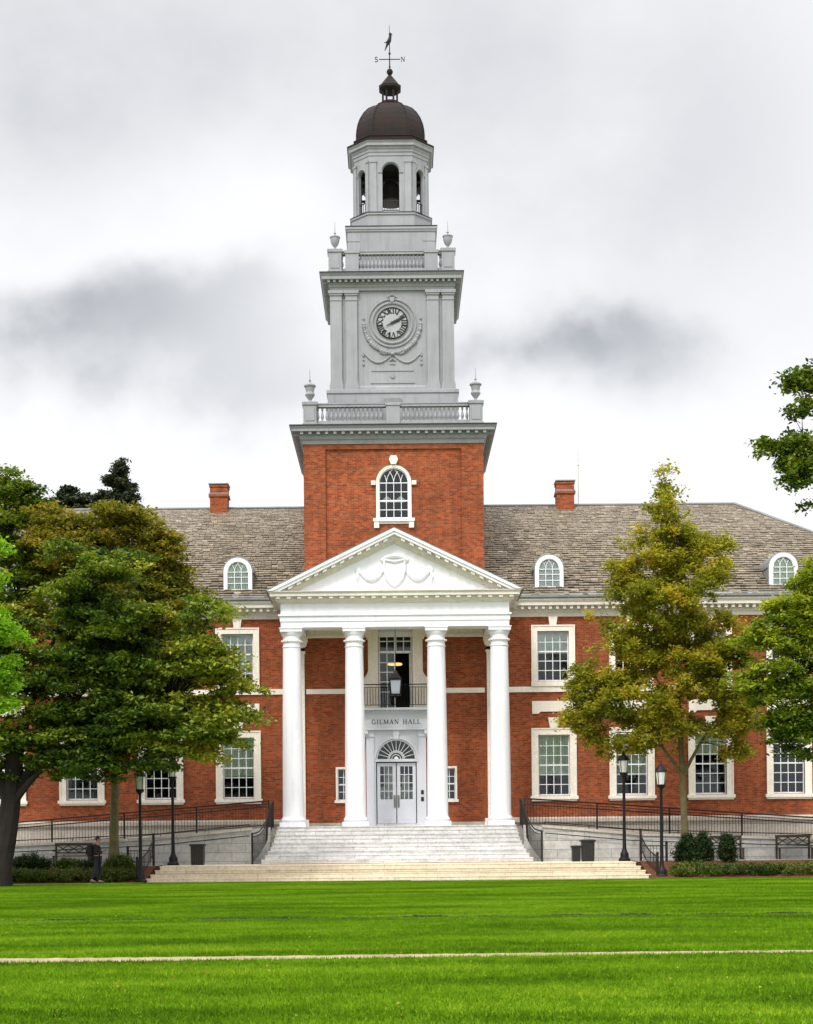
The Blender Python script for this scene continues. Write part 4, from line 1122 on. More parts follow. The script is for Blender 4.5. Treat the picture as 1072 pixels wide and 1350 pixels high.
    pth = [(gx, -7.6, 1.62), (gx, -8.0, 1.5), (gx + .05, -8.6, 1.2), (gx + .12, -9.3, .98), (gx + .2, -9.9, .86), (gx + .22, -10.2, .84)]
    rel2 = lambda p: (s * p[0] - s * gx, p[1] + 7.6, p[2] - .6)
    m = MB(); m.tube([rel2(p) for p in pth], .028, 5); m.tube([rel2((p[0], p[1], p[2] - .5)) for p in pth], .016, 5); m.tube([rel2((gx, -7.6, 1.2)), rel2((gx + 1.0, -7.7, 1.2))], .02, 5); m.tube([rel2((gx, -7.6, .75)), rel2((gx + 1.0, -7.7, .75))], .014, 5)
    m.build('handrail', M['iron2'], tg)
    m = MB()
    for a_, b_ in zip(pth, pth[1:]):
        for k in range(4):
            q = [lin(a_[j], b_[j], k / 4) for j in range(3)]; m.tube([rel2((q[0], q[1], q[2] - .62)), rel2(q)], .011, 4)
    for k in range(1, 8): m.tube([rel2((gx + k / 8, -7.6 - k / 80, .6)), rel2((gx + k / 8, -7.6 - k / 80, 1.2))], .009, 4)
    m.build('balusters', M['iron2'], tg)
    for q, hh in (((gx, -7.6, .6), 1.2), ((gx + 1.0, -7.7, .55), .75), ((gx + .22, -10.2, .0), .9)):
        m = MB(); m.box(-.045, .045, -.045, .045, 0, hh); m.ball((0, 0, hh + .04), .06, 8, 6); m.build('newel_post', M['iron2'], tg, loc=rel2(q))

# ------------------------------------------------------------------ lamps
def lamp_mesh():
    root = thing('street_lamp', '', 'street lamp', group='iron street lamps flanking the steps')
    m = MB()
    m.lathe([(.24, 0), (.24, .08), (.2, .12), (.17, .16), (.17, .3), (.13, .36), (.09, .46), (.075, .6), (.068, 1.2), (.062, 2.2), (.055, 3.3), (.07, 3.34), (.05, 3.38)], 0, 0, 0, 14); m.build('lamp_post', M['iron'], root, smooth=True)
    m = MB(); m.lathe([(.05, 3.36), (.14, 3.42), (.17, 3.5), (.17, 3.53)], 0, 0, 0, 8); m.build('lamp_bracket', M['iron'], root)
    m = MB(); m.lathe([(.14, 3.53), (.19, 4.0)], 0, 0, 0, 8); m.build('lamp_glass', M['frost'], root)
    m = MB()
    for k in range(4): a = math.pi / 4 + k * math.pi / 2; m.tube([(.15 * math.cos(a), .15 * math.sin(a), 3.52), (.205 * math.cos(a), .205 * math.sin(a), 4.02)], .014, 4)
    m.lathe([(.22, 4.0), (.24, 4.03), (.22, 4.07), (.12, 4.2), (.06, 4.25), (.05, 4.3), (.02, 4.36), (.01, 4.45)], 0, 0, 0, 8); m.build('lamp_cap', M['iron'], root)
    return root
lamp0 = lamp_mesh()
spots = [((-9.66, -10.5, 0), 'tall black lamp at the lawn edge, right beside the walking person'),
         ((9.98, -10.35, 0), 'tall black lamp at the lawn edge, beside the clipped cone bushes'),
         ((-8.92, -7.1, .6), 'iron lamp standing on the terrace landing just right of the left terrace corner'),
         ((9.05, -7.1, .6), 'iron lamp standing on the terrace landing right of the two dark litter bins')]
for i, (l, lab) in enumerate(spots):
    o = lamp0 if i == 0 else copy_tree(lamp0)
    o.location = l; o['label'] = lab
    if l[1] > -9: o.scale = (1, 1, 1.0)

# bins
def litter(x, y, z, hw, h, lab):
    hw *= .88; h *= .92
    o = thing('litter_bin', lab, 'litter bin', (x, y, z), 'dark litter bins on the terrace')
    m = MB(); m.mould(rect(hw * .86, 0), [(0, 0), (0, .06), (.01, .07), (hw * .08, h - .08)]);
    for k in range(7):
        xx = -hw * .8 + k * hw * 1.6 / 6; m.box(xx - .012, xx + .012, -hw * .96 - .012, -hw * .90, .06, h - .1)
    m.build('bin_body', M['binm'], o)
    m = MB(); m.mould(rect(hw, 0), [(0, h - .08), (.03, h - .06), (.03, h), (-.05, h + .02)]); m.build('bin_lid', M['black'], o)
litter(-7.95, -7.0, .6, .31, .9, 'square dark metal litter bin standing left of the white staircase')
litter(7.6, -7.0, .6, .30, .93, 'taller of the two dark litter bins right of the white staircase')
litter(7.13, -7.05, .6, .2, .68, 'shorter dark litter bin tucked against the taller one, right of the white staircase')

# benches
def bench(x, y, z, wd, lab):
    o = thing('garden_bench', lab, 'bench', (x, y, z), 'dark wooden benches before the ramp walls')
    for sx in (-1, 1):
        for yy, hh in ((-.5, .44), (-.02, .92)):
            m = MB(); m.box(sx * (wd / 2 - .05) - .04, sx * (wd / 2 - .05) + .04, yy - .03, yy + .03, 0, hh); m.build('leg', M['teak'], o)
    m = MB()
    for k in range(5): m.box(-wd / 2, wd / 2, -.54 + k * .11, -.54 + k * .11 + .09, .44, .475)
    m.build('seat', M['teak'], o)
    m = MB(); m.box(-wd / 2, wd / 2, -.04, .02, .88, .98); m.box(-wd / 2 + .08, wd / 2 - .08, -.03, .01, .56, .61)
    for k in range(3):
        xa = -wd / 2 + .1 + k * (wd - .2) / 3; xb = xa + (wd - .2) / 3
        m.tube([(xa, -.02, .61), (xb, -.02, .88)], .02, 4); m.tube([(xa, -.0, .88), (xb, -.0, .61)], .02, 4)
    m.build('backrest', M['teak'], o)
    for sx in (-1, 1):
        m = MB(); m.box(sx * (wd / 2 - .05) - .04, sx * (wd / 2 - .05) + .04, -.54, -.04, .64, .68); m.build('armrest', M['teak'], o)
bench(-13.0, -6.5, .55, 1.5, 'dark wooden bench with cross braced back, left of the walking person')
bench(13.2, -6.5, .6, 1.3, 'dark wooden bench half hidden behind the cone shaped bushes')
bench(15.9, -6.5, .6, 1.4, 'dark wooden bench by the stone wall at the right edge of the picture')

# ------------------------------------------------------------------ ground
g = MB(); g.box(-400, 400, -200, 600, -.6, 0); 
def grassmat(name, blades):
    m, nt, out = newmat(name)
    b = N(nt, 'ShaderNodeBsdfPrincipled'); b.inputs['Roughness'].default_value = .9; b.inputs['Specular IOR Level'].default_value = .04
    pos = N(nt, 'ShaderNodeNewGeometry').outputs['Position']
    r = ramp(nt, [(.05, (.066, .150, .005)), (.45, (.155, .300, .009)), (.85, (.29, .40, .022))])
    f = N(nt, 'ShaderNodeMath', operation='ADD')
    mg = N(nt, 'ShaderNodeMapping'); mg.inputs['Scale'].default_value = (.35, 1.1, 1); nt.links.new(pos, mg.inputs[0])
    f1 = mapr(nt, noise(nt, mg.outputs[0], .55, 5, .62), .35, .65, -.20, .38); f2 = mapr(nt, noise(nt, pos, 5.0, 5, .75), .3, .7, .0, .55)
    nt.links.new(f1, f.inputs[0]); nt.links.new(f2, f.inputs[1])
    nt.links.new(f.outputs[0], r.inputs[0]); col = r.outputs[0]
    f3 = mapr(nt, noise(nt, pos, 60, 3, .7), .3, .7, .55, 1.4)
    col = mixc(nt, 1., col, N_val(nt, f3), 'MULTIPLY')
    # scattered dry leaves / bare flecks
    f4 = mapr(nt, noise(nt, pos, 3.3, 6, .8), .66, .74)
    col = mixc(nt, f4, col, (.32, .30, .06))
    nt.links.new(col, b.inputs['Base Color'])
    if not blades:
        bp = N(nt, 'ShaderNodeBump'); bp.inputs['Strength'].default_value = .9; bp.inputs['Distance'].default_value = .04
        nt.links.new(noise(nt, pos, 40, 4), bp.inputs['Height']); nt.links.new(bp.outputs[0], b.inputs['Normal'])
        nt.links.new(b.outputs[0], out.inputs[0])
    else:
        t = N(nt, 'ShaderNodeBsdfTranslucent'); nt.links.new(col, t.inputs[0])
        mx = N(nt, 'ShaderNodeMixShader'); mx.inputs[0].default_value = .3
        nt.links.new(b.outputs[0], mx.inputs[1]); nt.links.new(t.outputs[0], mx.inputs[2]); nt.links.new(mx.outputs[0], out.inputs[0])
    return m
M['lawn'] = grassmat('lawn_grass', False); M['blade'] = grassmat('grass_blade', True)
tag(g.build('ground', M['pave'], None), kind='structure')
g = MB(); g.add([(-45, -75, .004), (45, -75, .004), (45, -11.2, .004), (-45, -11.2, .004)], [(0, 1, 2, 3)])
tag(g.build('lawn', M['lawn'], None), kind='structure')
# footpath crossing the lawn
pts_l = []; 
def pc(x): return -48.05 + .022 * x + .06 * math.sin(x * .5)
def pw(x): return max(.5, .86 - .035 * (x + 6))
m = MB(); xs_ = [-30 + k * 1.0 for k in range(61)]
vs = []; xs_ = [-30 + k * .12 for k in range(500)]
for x in xs_: vs += [(x, pc(x) - pw(x) / 2 + random.uniform(-.05, .07), .010), (x, pc(x) + pw(x) / 2 + random.uniform(-.10, .06), .010)]
m.add(vs, [(2 * i, 2 * i + 2, 2 * i + 3, 2 * i + 1) for i in range(len(xs_) - 1)])
tag(m.build('footpath', M['path'], None), kind='structure')
# worn groove further up the lawn
def gc(x): return pc(x) + pw(x) / 2 + .02 + .8 * 12 + .27
m = MB()
for k in range(330):
    xa = -16 + k * .1; hgt = max(.004, .030 + .022 * math.sin(xa * 3.1) * math.sin(xa * 1.3 + 1) + random.uniform(-.010, .010)); ya = gc(xa) + .05 * math.sin(xa * 2.3)
    m.hexa([(xa, ya - .1, 0), (xa + .098, ya - .1, 0), (xa + .098, ya + .12, 0), (xa, ya + .12, 0), (xa, ya - .04, hgt), (xa + .098, ya - .04, hgt), (xa + .098, ya + .1, hgt * .8), (xa, ya + .1, hgt * .8)])
tag(m.build('lawn_edging', M['bark'], None), kind='structure')
# side beds
for s in (-1, 1):
    m = MB(); xa, xb = sorted((s * 9.5, s * 60))
    m.yz([(-11.2, -.2), (-11.2, .012), (-10.6, .05), (-8.2, .57), (-6.1, .595), (-6.1, -.2)], xa, xb)
    tag(m.build('garden_bed', M['soil'], None), kind='structure')
    m = MB(); m.box(xa, xb, -7.3, -6.5, .5, .612) if s > 0 else m.box(xa, xb, -7.3, -6.5, .5, .612)
    tag(m.build('pavement', M['pave'], None), kind='structure')
m = MB(); m.box(-60, -9.58, -11.95, -11.2, -.1, .03); tag(m.build('path_edge', M['pave'], None), kind='structure')

# grass blades by geometry nodes
def grass_object():
    pts = []
    for k in range(-12, 50):
        x = -26. + (k * 7 % 5) * .16
        while x < 26:
            if k >= 0: y = pc(x) + pw(x) / 2 + .40 + .8 * k + (.5 if k >= 12 else 0)
            else: y = pc(x) - pw(x) / 2 - .40 + .8 * (k + 1)
            if -57.6 < y < -11.6 and abs(x) < (y + CAMD) * .285 + 4.5: pts.append((x, y, .0))
            x += .8
    me = bpy.data.meshes.new('grass'); me.from_pydata(pts, [], [])
    ob = link('grass', me); tag(ob, 'short mown green grass blades covering the lawn', 'grass', kind='stuff')
    ng = bpy.data.node_groups.new('grass_nodes', 'GeometryNodeTree')
    ng.interface.new_socket('Geometry', in_out='INPUT', socket_type='NodeSocketGeometry'); ng.interface.new_socket('Geometry', in_out='OUTPUT', socket_type='NodeSocketGeometry')
    n = ng.nodes; l = ng.links
    gi = n.new('NodeGroupInput'); go = n.new('NodeGroupOutput')
    gr = n.new('GeometryNodeMeshGrid'); gr.inputs[0].default_value = .84; gr.inputs[1].default_value = .84; gr.inputs[2].default_value = 2; gr.inputs[3].default_value = 2
    dp = n.new('GeometryNodeDistributePointsOnFaces'); dp.inputs['Density'].default_value = 1500
    l.new(gr.outputs[0], dp.inputs['Mesh'])
    co = n.new('GeometryNodeMeshCone'); co.inputs['Vertices'].default_value = 3; co.inputs['Radius Top'].default_value = 0; co.inputs['Radius Bottom'].default_value = .0065; co.inputs['Depth'].default_value = .055
    try: co.fill_type = 'NONE'
    except Exception: pass
    ip = n.new('GeometryNodeInstanceOnPoints')
    rv = n.new('FunctionNodeRandomValue'); rv.data_type = 'FLOAT_VECTOR'; rv.inputs[0].default_value = (-.7, -.7, 0); rv.inputs[1].default_value = (.7, .7, 6.28)
    rs = n.new('FunctionNodeRandomValue'); rs.data_type = 'FLOAT'; rs.inputs[2].default_value = .5; rs.inputs[3].default_value = 1.25
    l.new(dp.outputs[0], ip.inputs['Points']); l.new(co.outputs[0], ip.inputs['Instance']); l.new(rv.outputs[0], ip.inputs['Rotation']); l.new(rs.outputs[1], ip.inputs['Scale'])
    rl_ = n.new('GeometryNodeRealizeInstances'); l.new(ip.outputs[0], rl_.inputs[0])
    sm = n.new('GeometryNodeSetMaterial'); sm.inputs['Material'].default_value = M['blade']; l.new(rl_.outputs[0], sm.inputs[0])
    ip2 = n.new('GeometryNodeInstanceOnPoints'); l.new(gi.outputs[0], ip2.inputs['Points']); l.new(sm.outputs[0], ip2.inputs['Instance'])
    ri = n.new('FunctionNodeRandomValue'); ri.data_type = 'INT'; ri.inputs[4].default_value = 0; ri.inputs[5].default_value = 3
    mu = n.new('ShaderNodeMath'); mu.operation = 'MULTIPLY'; mu.inputs[1].default_value = math.pi / 2; l.new(ri.outputs[2], mu.inputs[0])
    cx = n.new('ShaderNodeCombineXYZ'); l.new(mu.outputs[0], cx.inputs[2]); l.new(cx.outputs[0], ip2.inputs['Rotation'])
    l.new(ip2.outputs[0], go.inputs[0])
    md = ob.modifiers.new('grass', 'NODES'); md.node_group = ng
    me.materials.append(M['blade'])
    return ob
grass_object()
m = MB()
for k in range(130):
    y = -CAMD + 12.5 + 45 * random.random() ** 1.4; x = random.uniform(-1, 1) * (y + CAMD) * .28
    a = random.uniform(0, 6.28); q = random.uniform(.018, .035); z = .035
    m.ct = random.random()
    m.add([(x + q * math.cos(a), y + q * math.sin(a), z), (x - .6 * q * math.sin(a), y + .6 * q * math.cos(a), z + .015), (x - q * math.cos(a), y - q * math.sin(a), z + .01), (x + .6 * q * math.sin(a), y - .6 * q * math.cos(a), z + .02)], [(0, 1, 2, 3)])
fallen = m.build('fallen_leaves', leafmat('fallen_leaf', [(0, (.12, .07, .02)), (.5, (.30, .22, .04)), (1, (.42, .36, .10))], .2), tint=True)
tag(fallen, 'scattered dry yellow brown leaves lying on the lawn', 'leaves', kind='stuff')

# ------------------------------------------------------------------ foliage
def leaf_mesh(name, lobes, n_cl, per, size, cr, mat, flat=.5, shell=.55, tint_fn=None, upbias=.6, zcut=None, pads=0, pad_r=.8, pad_flat=.6):
    lobes = np.array([l[:6] for l in lobes], float); tl = None
    area = (lobes[:, 3] * lobes[:, 4] * lobes[:, 5]) ** (2 / 3); pr = area / area.sum()
    li = rng.choice(len(lobes), n_cl, p=pr)
    if pads:
        npad = pads
        pi_ = rng.choice(len(lobes), npad, p=pr)
        d = rng.normal(size=(npad, 3)); d[:, 1] -= .25; d /= np.linalg.norm(d, axis=1)[:, None]
        r = shell + (1 - shell) * rng.random(npad); inn = rng.random(npad) < .22; r[inn] *= rng.random(inn.sum())
        pc_ = lobes[pi_, :3] + d * r[:, None] * lobes[pi_, 3:6]
        psz = pad_r * (.55 + .9 * rng.random(npad)); ptint = rng.normal(0, .13, npad)
        w_p = psz ** 2; li = rng.choice(npad, n_cl, p=w_p / w_p.sum())
        o_ = rng.normal(size=(n_cl, 3)); o_ /= np.linalg.norm(o_, axis=1)[:, None]; o_ *= (rng.random(n_cl) ** .4)[:, None]
        o_[:, 2] = np.abs(o_[:, 2]) * pad_flat * .9 - (o_[:, 0] ** 2 + o_[:, 1] ** 2) * pad_flat * .55
        cc = pc_[li] + o_ * psz[li][:, None]
    else:
        d = rng.normal(size=(n_cl, 3)); d /= np.linalg.norm(d, axis=1)[:, None]
        r = (shell + (1 - shell) * rng.random(n_cl)) ** 1.0
        inner = rng.random(n_cl) < .28; r[inner] *= rng.random(inner.sum())
        r *= 1 + .10 * rng.normal(size=n_cl)
        cc = lobes[li, :3] + d * r[:, None] * lobes[li, 3:6]
    ctint = rng.normal(0, .09, n_cl) + ptint[li] if pads else rng.normal(0, .16, n_cl)
    crs = cr * (.6 + .8 * rng.random(n_cl))
    n = n_cl * per
    ci = np.repeat(np.arange(n_cl), per)
    off = rng.normal(size=(n, 3)); off[:, 2] *= flat
    c = cc[ci] + off * crs[ci][:, None] * .6
    if zcut is not None:
        ok = c[:, 2] > zcut; c = c[ok]; ci = ci[ok]; n = len(c)
    nr = rng.normal(size=(n, 3)); nr[:, 2] = np.abs(nr[:, 2]) + upbias; nr /= np.linalg.norm(nr, axis=1)[:, None]
    a = np.cross(nr, rng.normal(size=(n, 3))); a /= np.linalg.norm(a, axis=1)[:, None]
    b = np.cross(nr, a)
    s = size * (.6 + .8 * rng.random(n))[:, None]
    v = np.empty((n, 4, 3)); v[:, 0] = c - a * s; v[:, 1] = c - b * s * .55 + nr * s * .15; v[:, 2] = c + a * s; v[:, 3] = c + b * s * .55 + nr * s * .15
    tint = .5 + ctint[ci] + rng.normal(0, .1, n)
    if tint_fn is not None: tint = tint + tint_fn(c)
    me = bpy.data.meshes.new(name)
    me.vertices.add(n * 4); me.vertices.foreach_set('co', v.reshape(-1).astype(np.float32))
    me.loops.add(n * 4); me.loops.foreach_set('vertex_index', np.arange(n * 4, dtype=np.int32))
    me.polygons.add(n); me.polygons.foreach_set('loop_start', (np.arange(n) * 4).astype(np.int32)); me.polygons.foreach_set('loop_total', np.full(n, 4, np.int32))
    me.update(calc_edges=True)
    at = me.attributes.new('tint', 'FLOAT', 'FACE'); at.data.foreach_set('value', np.clip(tint, 0, 1).astype(np.float32))
    me.materials.append(mat)
    return me, cc
def lobe(px, py, rx, ry, D, dy=0, rd=None):
    x, y, z = P(px, py, D); k = D / F
    return (x, y + dy, z, rx * k, (rd if rd is not None else rx * k * .9), ry * k)
def trunk_mesh(base, r0, top, r1, limbs, cc, nb, seg=10, wob=.12, start=.55):
    m = MB(); base = Vector(base); top = Vector(top)
    n = 8; pts = []; rs = []
    for k in range(n + 1):
        t = k / n; p = base.lerp(top, t) + Vector((math.sin(t * 5 + base.x) * wob * t, math.cos(t * 4) * wob * t, 0)); pts.append(p); rs.append(lin(r0, r1, t ** .8) * (1.35 if k == 0 else 1))
    m.tube(pts, rs, seg)
    nodes = [(p, r) for p, r in zip(pts[int(n * start):], rs[int(n * start):])]
    for st_, en, ra in limbs:
        s = Vector(pts[int(st_ * n)]); e_ = Vector(en); q = []
        for k in range(6):
            t = k / 5; q.append(s.lerp(e_, t) + Vector((0, 0, .12 * (e_ - s).length * math.sin(math.pi * t))) * .6)
        m.tube(q, [ra * (1 - .75 * k / 5) for k in range(6)], 7)
        nodes += [(p, ra * .4) for p in q[2:]]
    idx = rng.choice(len(cc), min(nb, len(cc)), replace=False)
    for i in idx:
        c = Vector(cc[i]); p, r = min(nodes, key=lambda a: (a[0] - c).length + max(0, a[0].z - c.z) * 1.5)
        L_ = (c - p).length
        mid = p.lerp(c, .5) + Vector((random.uniform(-.1, .1), random.uniform(-.1, .1), .06)) * L_
        rr = min(.05, .012 + L_ * .008)
        m.tube([p, mid, c], [rr, rr * .6, rr * .25], 4)
    return m
def tree(name, label, lobes, D, base, r0, top, r1, limbs, n_cl, per, size, cr, lmat, bmat, group=None, nb=120, **kw):
    o = thing(name, label, 'tree', base, group)
    B = Vector(base)
    me, cc = leaf_mesh('crown', [(l[0] - B.x, l[1] - B.y, l[2] - B.z, *l[3:]) for l in lobes], n_cl, per, size, cr, lmat, **kw)
    link('crown', me, o)
    tm = trunk_mesh((0, 0, -.05), r0, Vector(top) - B, r1, [(a, tuple(Vector(e_) - B), r) for a, e_, r in limbs], cc, nb)
    tm.build('trunk', bmat, o, smooth=True)
    return o
L_dark = leafmat('maple_leaves_dark', [(0, (.008, .020, .004)), (.35, (.044, .088, .010)), (.65, (.16, .22, .02)), (1, (.38, .36, .035))], .36)
L_amber = leafmat('turning_leaves', [(0, (.02, .035, .006)), (.35, (.09, .11, .011)), (.65, (.19, .185, .017)), (1, (.32, .22, .025))], .38)
L_olive = leafmat('olive_leaves', [(0, (.08, .11, .012)), (.3, (.22, .235, .02)), (.65, (.38, .35, .032)), (.9, (.56, .44, .05)), (1, (.55, .18, .05))], .48)
L_green = leafmat('green_leaves', [(0, (.03, .06, .008)), (.5, (.15, .22, .018)), (1, (.38, .42, .03))], .42)
L_lime = leafmat('lime_leaves', [(0, (.06, .15, .008)), (.5, (.19, .38, .016)), (1, (.38, .58, .04))], .45)
L_box = leafmat('boxwood_leaves', [(0, (.008, .02, .005)), (.5, (.02, .045, .010)), (1, (.05, .08, .014))], .15)
L_con = leafmat('conifer_needles', [(0, (.008, .016, .006)), (.5, (.022, .036, .012)), (1, (.06, .06, .02))], .15)
L_hedge = leafmat('hedge_leaves', [(0, (.02, .045, .008)), (.5, (.07, .12, .015)), (1, (.17, .16, .03))], .25)

# A: big dark maple, left
D = 55.5
lb = [lobe(*a, D) for a in ((20, 900, 95, 110), (95, 860, 95, 95), (165, 850, 80, 75), (170, 935, 95, 65), (235, 880, 70, 80), (262, 830, 50, 45), (285, 895, 48, 50), (100, 960, 90, 55), (235, 950, 75, 48), (290, 945, 40, 38), (40, 990, 70, 40), (150, 1000, 70, 32), (215, 990, 55, 38), (265, 980, 30, 30), (100, 1005, 50, 26), (180, 1012, 40, 18), (-60, 900, 120, 120), (110, 785, 90, 60), (-40, 790, 90, 90))]
B = P(-2, 1170, 55.0)
tree('maple_tree', 'large dark green maple at the left lawn edge with a thick black trunk', lb, D, (B[0] - .1, B[1], 0), .47, P(30, 960, 55.5), .26,
     [(.55, P(120, 900, 55.2), .2), (.5, P(75, 1000, 54.4), .16), (.65, P(220, 930, 55.5), .15), (.6, P(-60, 880, 55), .2), (.75, P(90, 800, 56), .16)], 4200, 42, .085, .29, L_dark, M['bark'], None, 300, flat=.40, pads=270, pad_r=1.0, pad_flat=.42, upbias=.9, shell=.62,
     tint_fn=lambda c: .10 * np.sin(c[:, 0] * .9 + 1) + np.clip((c[:, 0] - 3.4) * .045, 0, .25))
# B: amber-topped tree behind it
D = 60.5
lb = [lobe(*a, D) for a in ((140, 718, 62, 46), (188, 712, 36, 38), (205, 745, 26, 40), (88, 728, 52, 52), (150, 688, 46, 18), (70, 700, 30, 28), (160, 790, 80, 50), (215, 780, 30, 40), (225, 840, 45, 45), (110, 840, 80, 60), (185, 900, 75, 70), (240, 800, 25, 30))]
B = P(150, 1135, 60.5)
tree('maple_tree', 'amber topped tree with a thin mossy trunk, rising behind the dark maple', lb, D, (B[0], B[1], .45), .2, P(150, 800, 60.5), .09,
     [(.5, P(120, 860, 60.5), .08), (.5, P(200, 860, 60.5), .08), (.75, P(180, 760, 60.5), .06)], 3300, 40, .08, .27, L_amber, M['moss'], None, 130, flat=.45, pads=240, pad_r=.75, pad_flat=.5, upbias=.9,
     tint_fn=lambda c: np.clip((c[:, 2] - 9.5) * .06, -.35, .12))
# treetops rising from behind the hall
D = 92.0
lb = [lobe(*a, D) for a in ((158, 606, 4, 9), (158, 620, 9, 10), (153, 635, 15, 10), (166, 640, 14, 10), (148, 656, 19, 9), (170, 662, 19, 10), (158, 672, 32, 12), (160, 690, 36, 16))]
tree('conifer_tree', 'dark pointed treetop above the roof line behind the amber tree', lb, D, (P(158, 900, D)[0], D - CAMD, 0), .3, P(158, 618, D), .03, [], 1500, 28, .085, .2, L_con, M['bark'], None, 60, flat=.5, upbias=.3, pads=170, pad_r=.34)
lb = [lobe(*a, D) for a in ((88, 650, 7, 9), (100, 660, 16, 11), (122, 664, 22, 10), (80, 672, 18, 13), (100, 684, 40, 16))]
tree('conifer_tree', 'low ragged dark treetop just left of the pointed one', lb, D, (P(105, 900, D)[0], D - CAMD, 0), .3, P(105, 670, D), .03, [], 1100, 26, .085, .2, L_con, M['bark'], None, 50, flat=.5, upbias=.3, pads=110, pad_r=.36)
D = 62.0
lb = [lobe(*a, D) for a in ((14, 636, 22, 26), (28, 665, 30, 24), (5, 700, 42, 40), (48, 682, 26, 26), (35, 725, 50, 45), (25, 770, 55, 55), (-60, 700, 80, 90))]
tree('maple_tree', 'dark green tree at the far left edge, behind the lime green branch', lb, D, (P(-30, 900, D)[0], -6.6, .4), .3, P(-10, 700, D), .08, [(.6, P(40, 730, D), .1)], 1500, 40, .085, .28, L_dark, M['bark'], None, 80, flat=.5, pads=130, pad_r=.8, pad_flat=.5, upbias=.9, tint_fn=lambda c: .06 + 0 * c[:, 0])
# lime tree near left
D = 34.0
lb = [lobe(*a, D) for a in ((-18, 770, 24, 36), (-12, 825, 26, 34), (-10, 900, 26, 40), (-24, 950, 30, 22), (-80, 830, 60, 140), (-12, 705, 14, 22))]
tree('lime_tree', 'bright lime green foliage poking in at the left edge of the picture', lb, D, (-11.6, -35, 0), .22, P(-95, 740, D), .08, [(.5, P(-30, 850, D), .07), (.6, P(-40, 760, D), .06)], 1300, 36, .050, .17, L_lime, M['bark'], None, 70, flat=.5, pads=110, pad_r=.38, pad_flat=.5, upbias=.8)
# D: olive tree right
D = 62.3
lb = [lobe(*a, D) for a in ((876, 632, 9, 14), (884, 650, 20, 18), (855, 652, 9, 8), (874, 668, 32, 24), (884, 700, 52, 32), (868, 728, 60, 32), (920, 735, 50, 38), (880, 772, 84, 40), (825, 765, 30, 28), (800, 830, 26, 30), (775, 905, 28, 24), (880, 815, 88, 44), (845, 850, 68, 48), (915, 860, 80, 50), (800, 910, 52, 38), (870, 920, 85, 50), (945, 905, 60, 48), (782, 945, 38, 26), (835, 968, 60, 34), (905, 968, 70, 34), (970, 945, 42, 38), (965, 850, 40, 40), (800, 985, 28, 18), (975, 985, 30, 18))]
B = P(905, 1105, D)
tree('maple_tree', 'tall olive and amber tree right of the portico with a slim mossy trunk', lb, D, (B[0], B[1], .5), .165, P(880, 680, D), .03,
     [(.3, P(830, 940, D), .08), (.35, P(960, 930, D), .08), (.45, P(845, 860, D), .07), (.5, P(930, 850, D), .07), (.4, P(790, 930, D), .06)], 3700, 32, .072, .21, L_olive, M['moss'], None, 320, flat=.85, pads=430, pad_r=.46, pad_flat=.7, upbias=.8, shell=.5,
     tint_fn=lambda c: .07 * np.sin(c[:, 2] * 1.3 + c[:, 0]) - .05 + .16 * (np.sin(c[:, 0] * 2.1) * np.sin(c[:, 2] * 1.7) > .75))
# E: green tree right edge
D = 57.5
lb = [lobe(*a, D) for a in ((1068, 765, 16, 18), (1048, 800, 34, 26), (1005, 850, 26, 34), (995, 905, 26, 30), (1070, 845, 36, 36), (1028, 820, 18, 18), (1052, 890, 34, 36), (1020, 905, 18, 20), (1068, 945, 30, 34), (1035, 955, 22, 24), (1055, 990, 20, 14), (1130, 850, 60, 120), (1085, 780, 30, 60))]
tree('maple_tree', 'brighter green tree cut by the right edge of the picture', lb, D, (P(1130, 1150, D)[0], -11.3, 0), .26, P(1120, 830, D), .1, [(.6, P(1050, 850, D), .09), (.5, P(1040, 950, D), .08)], 2300, 36, .076, .23, L_green, M['bark'], None, 130, flat=.6, pads=190, pad_r=.6, pad_flat=.55, upbias=.9,
     tint_fn=lambda c: np.clip((c[:, 2] - 6.5) * .09, -.2, .3))
# F: overhanging near branch top right
D = 31.0
lb = [lobe(*a, D) for a in ((1048, 508, 14, 12), (1062, 498, 14, 16), (1062, 530, 16, 12), (1050, 545, 10, 8), (1003, 590, 10, 5), (1016, 592, 16, 7), (1035, 586, 20, 10), (1058, 590, 24, 18), (1040, 612, 22, 10), (1058, 618, 24, 14), (1050, 638, 14, 8), (1066, 668, 8, 12), (1095, 590, 26, 60), (1110, 520, 30, 60))]
tree('maple_tree', 'near tree reaching in from the right, its ragged branch hanging against the sky', lb, D, (11.2, -37.5, 0), .3, P(1180, 480, D), .12, [(.8, P(1060, 600, D), .06), (.8, P(1075, 520, D), .05), (.75, P(1120, 560, D), .08)], 850, 18, .048, .12, L_dark, M['bark'], None, 160, flat=.7, shell=.3, pads=260, pad_r=.22, pad_flat=.7,
     tint_fn=lambda c: .02 + 0 * c[:, 0])

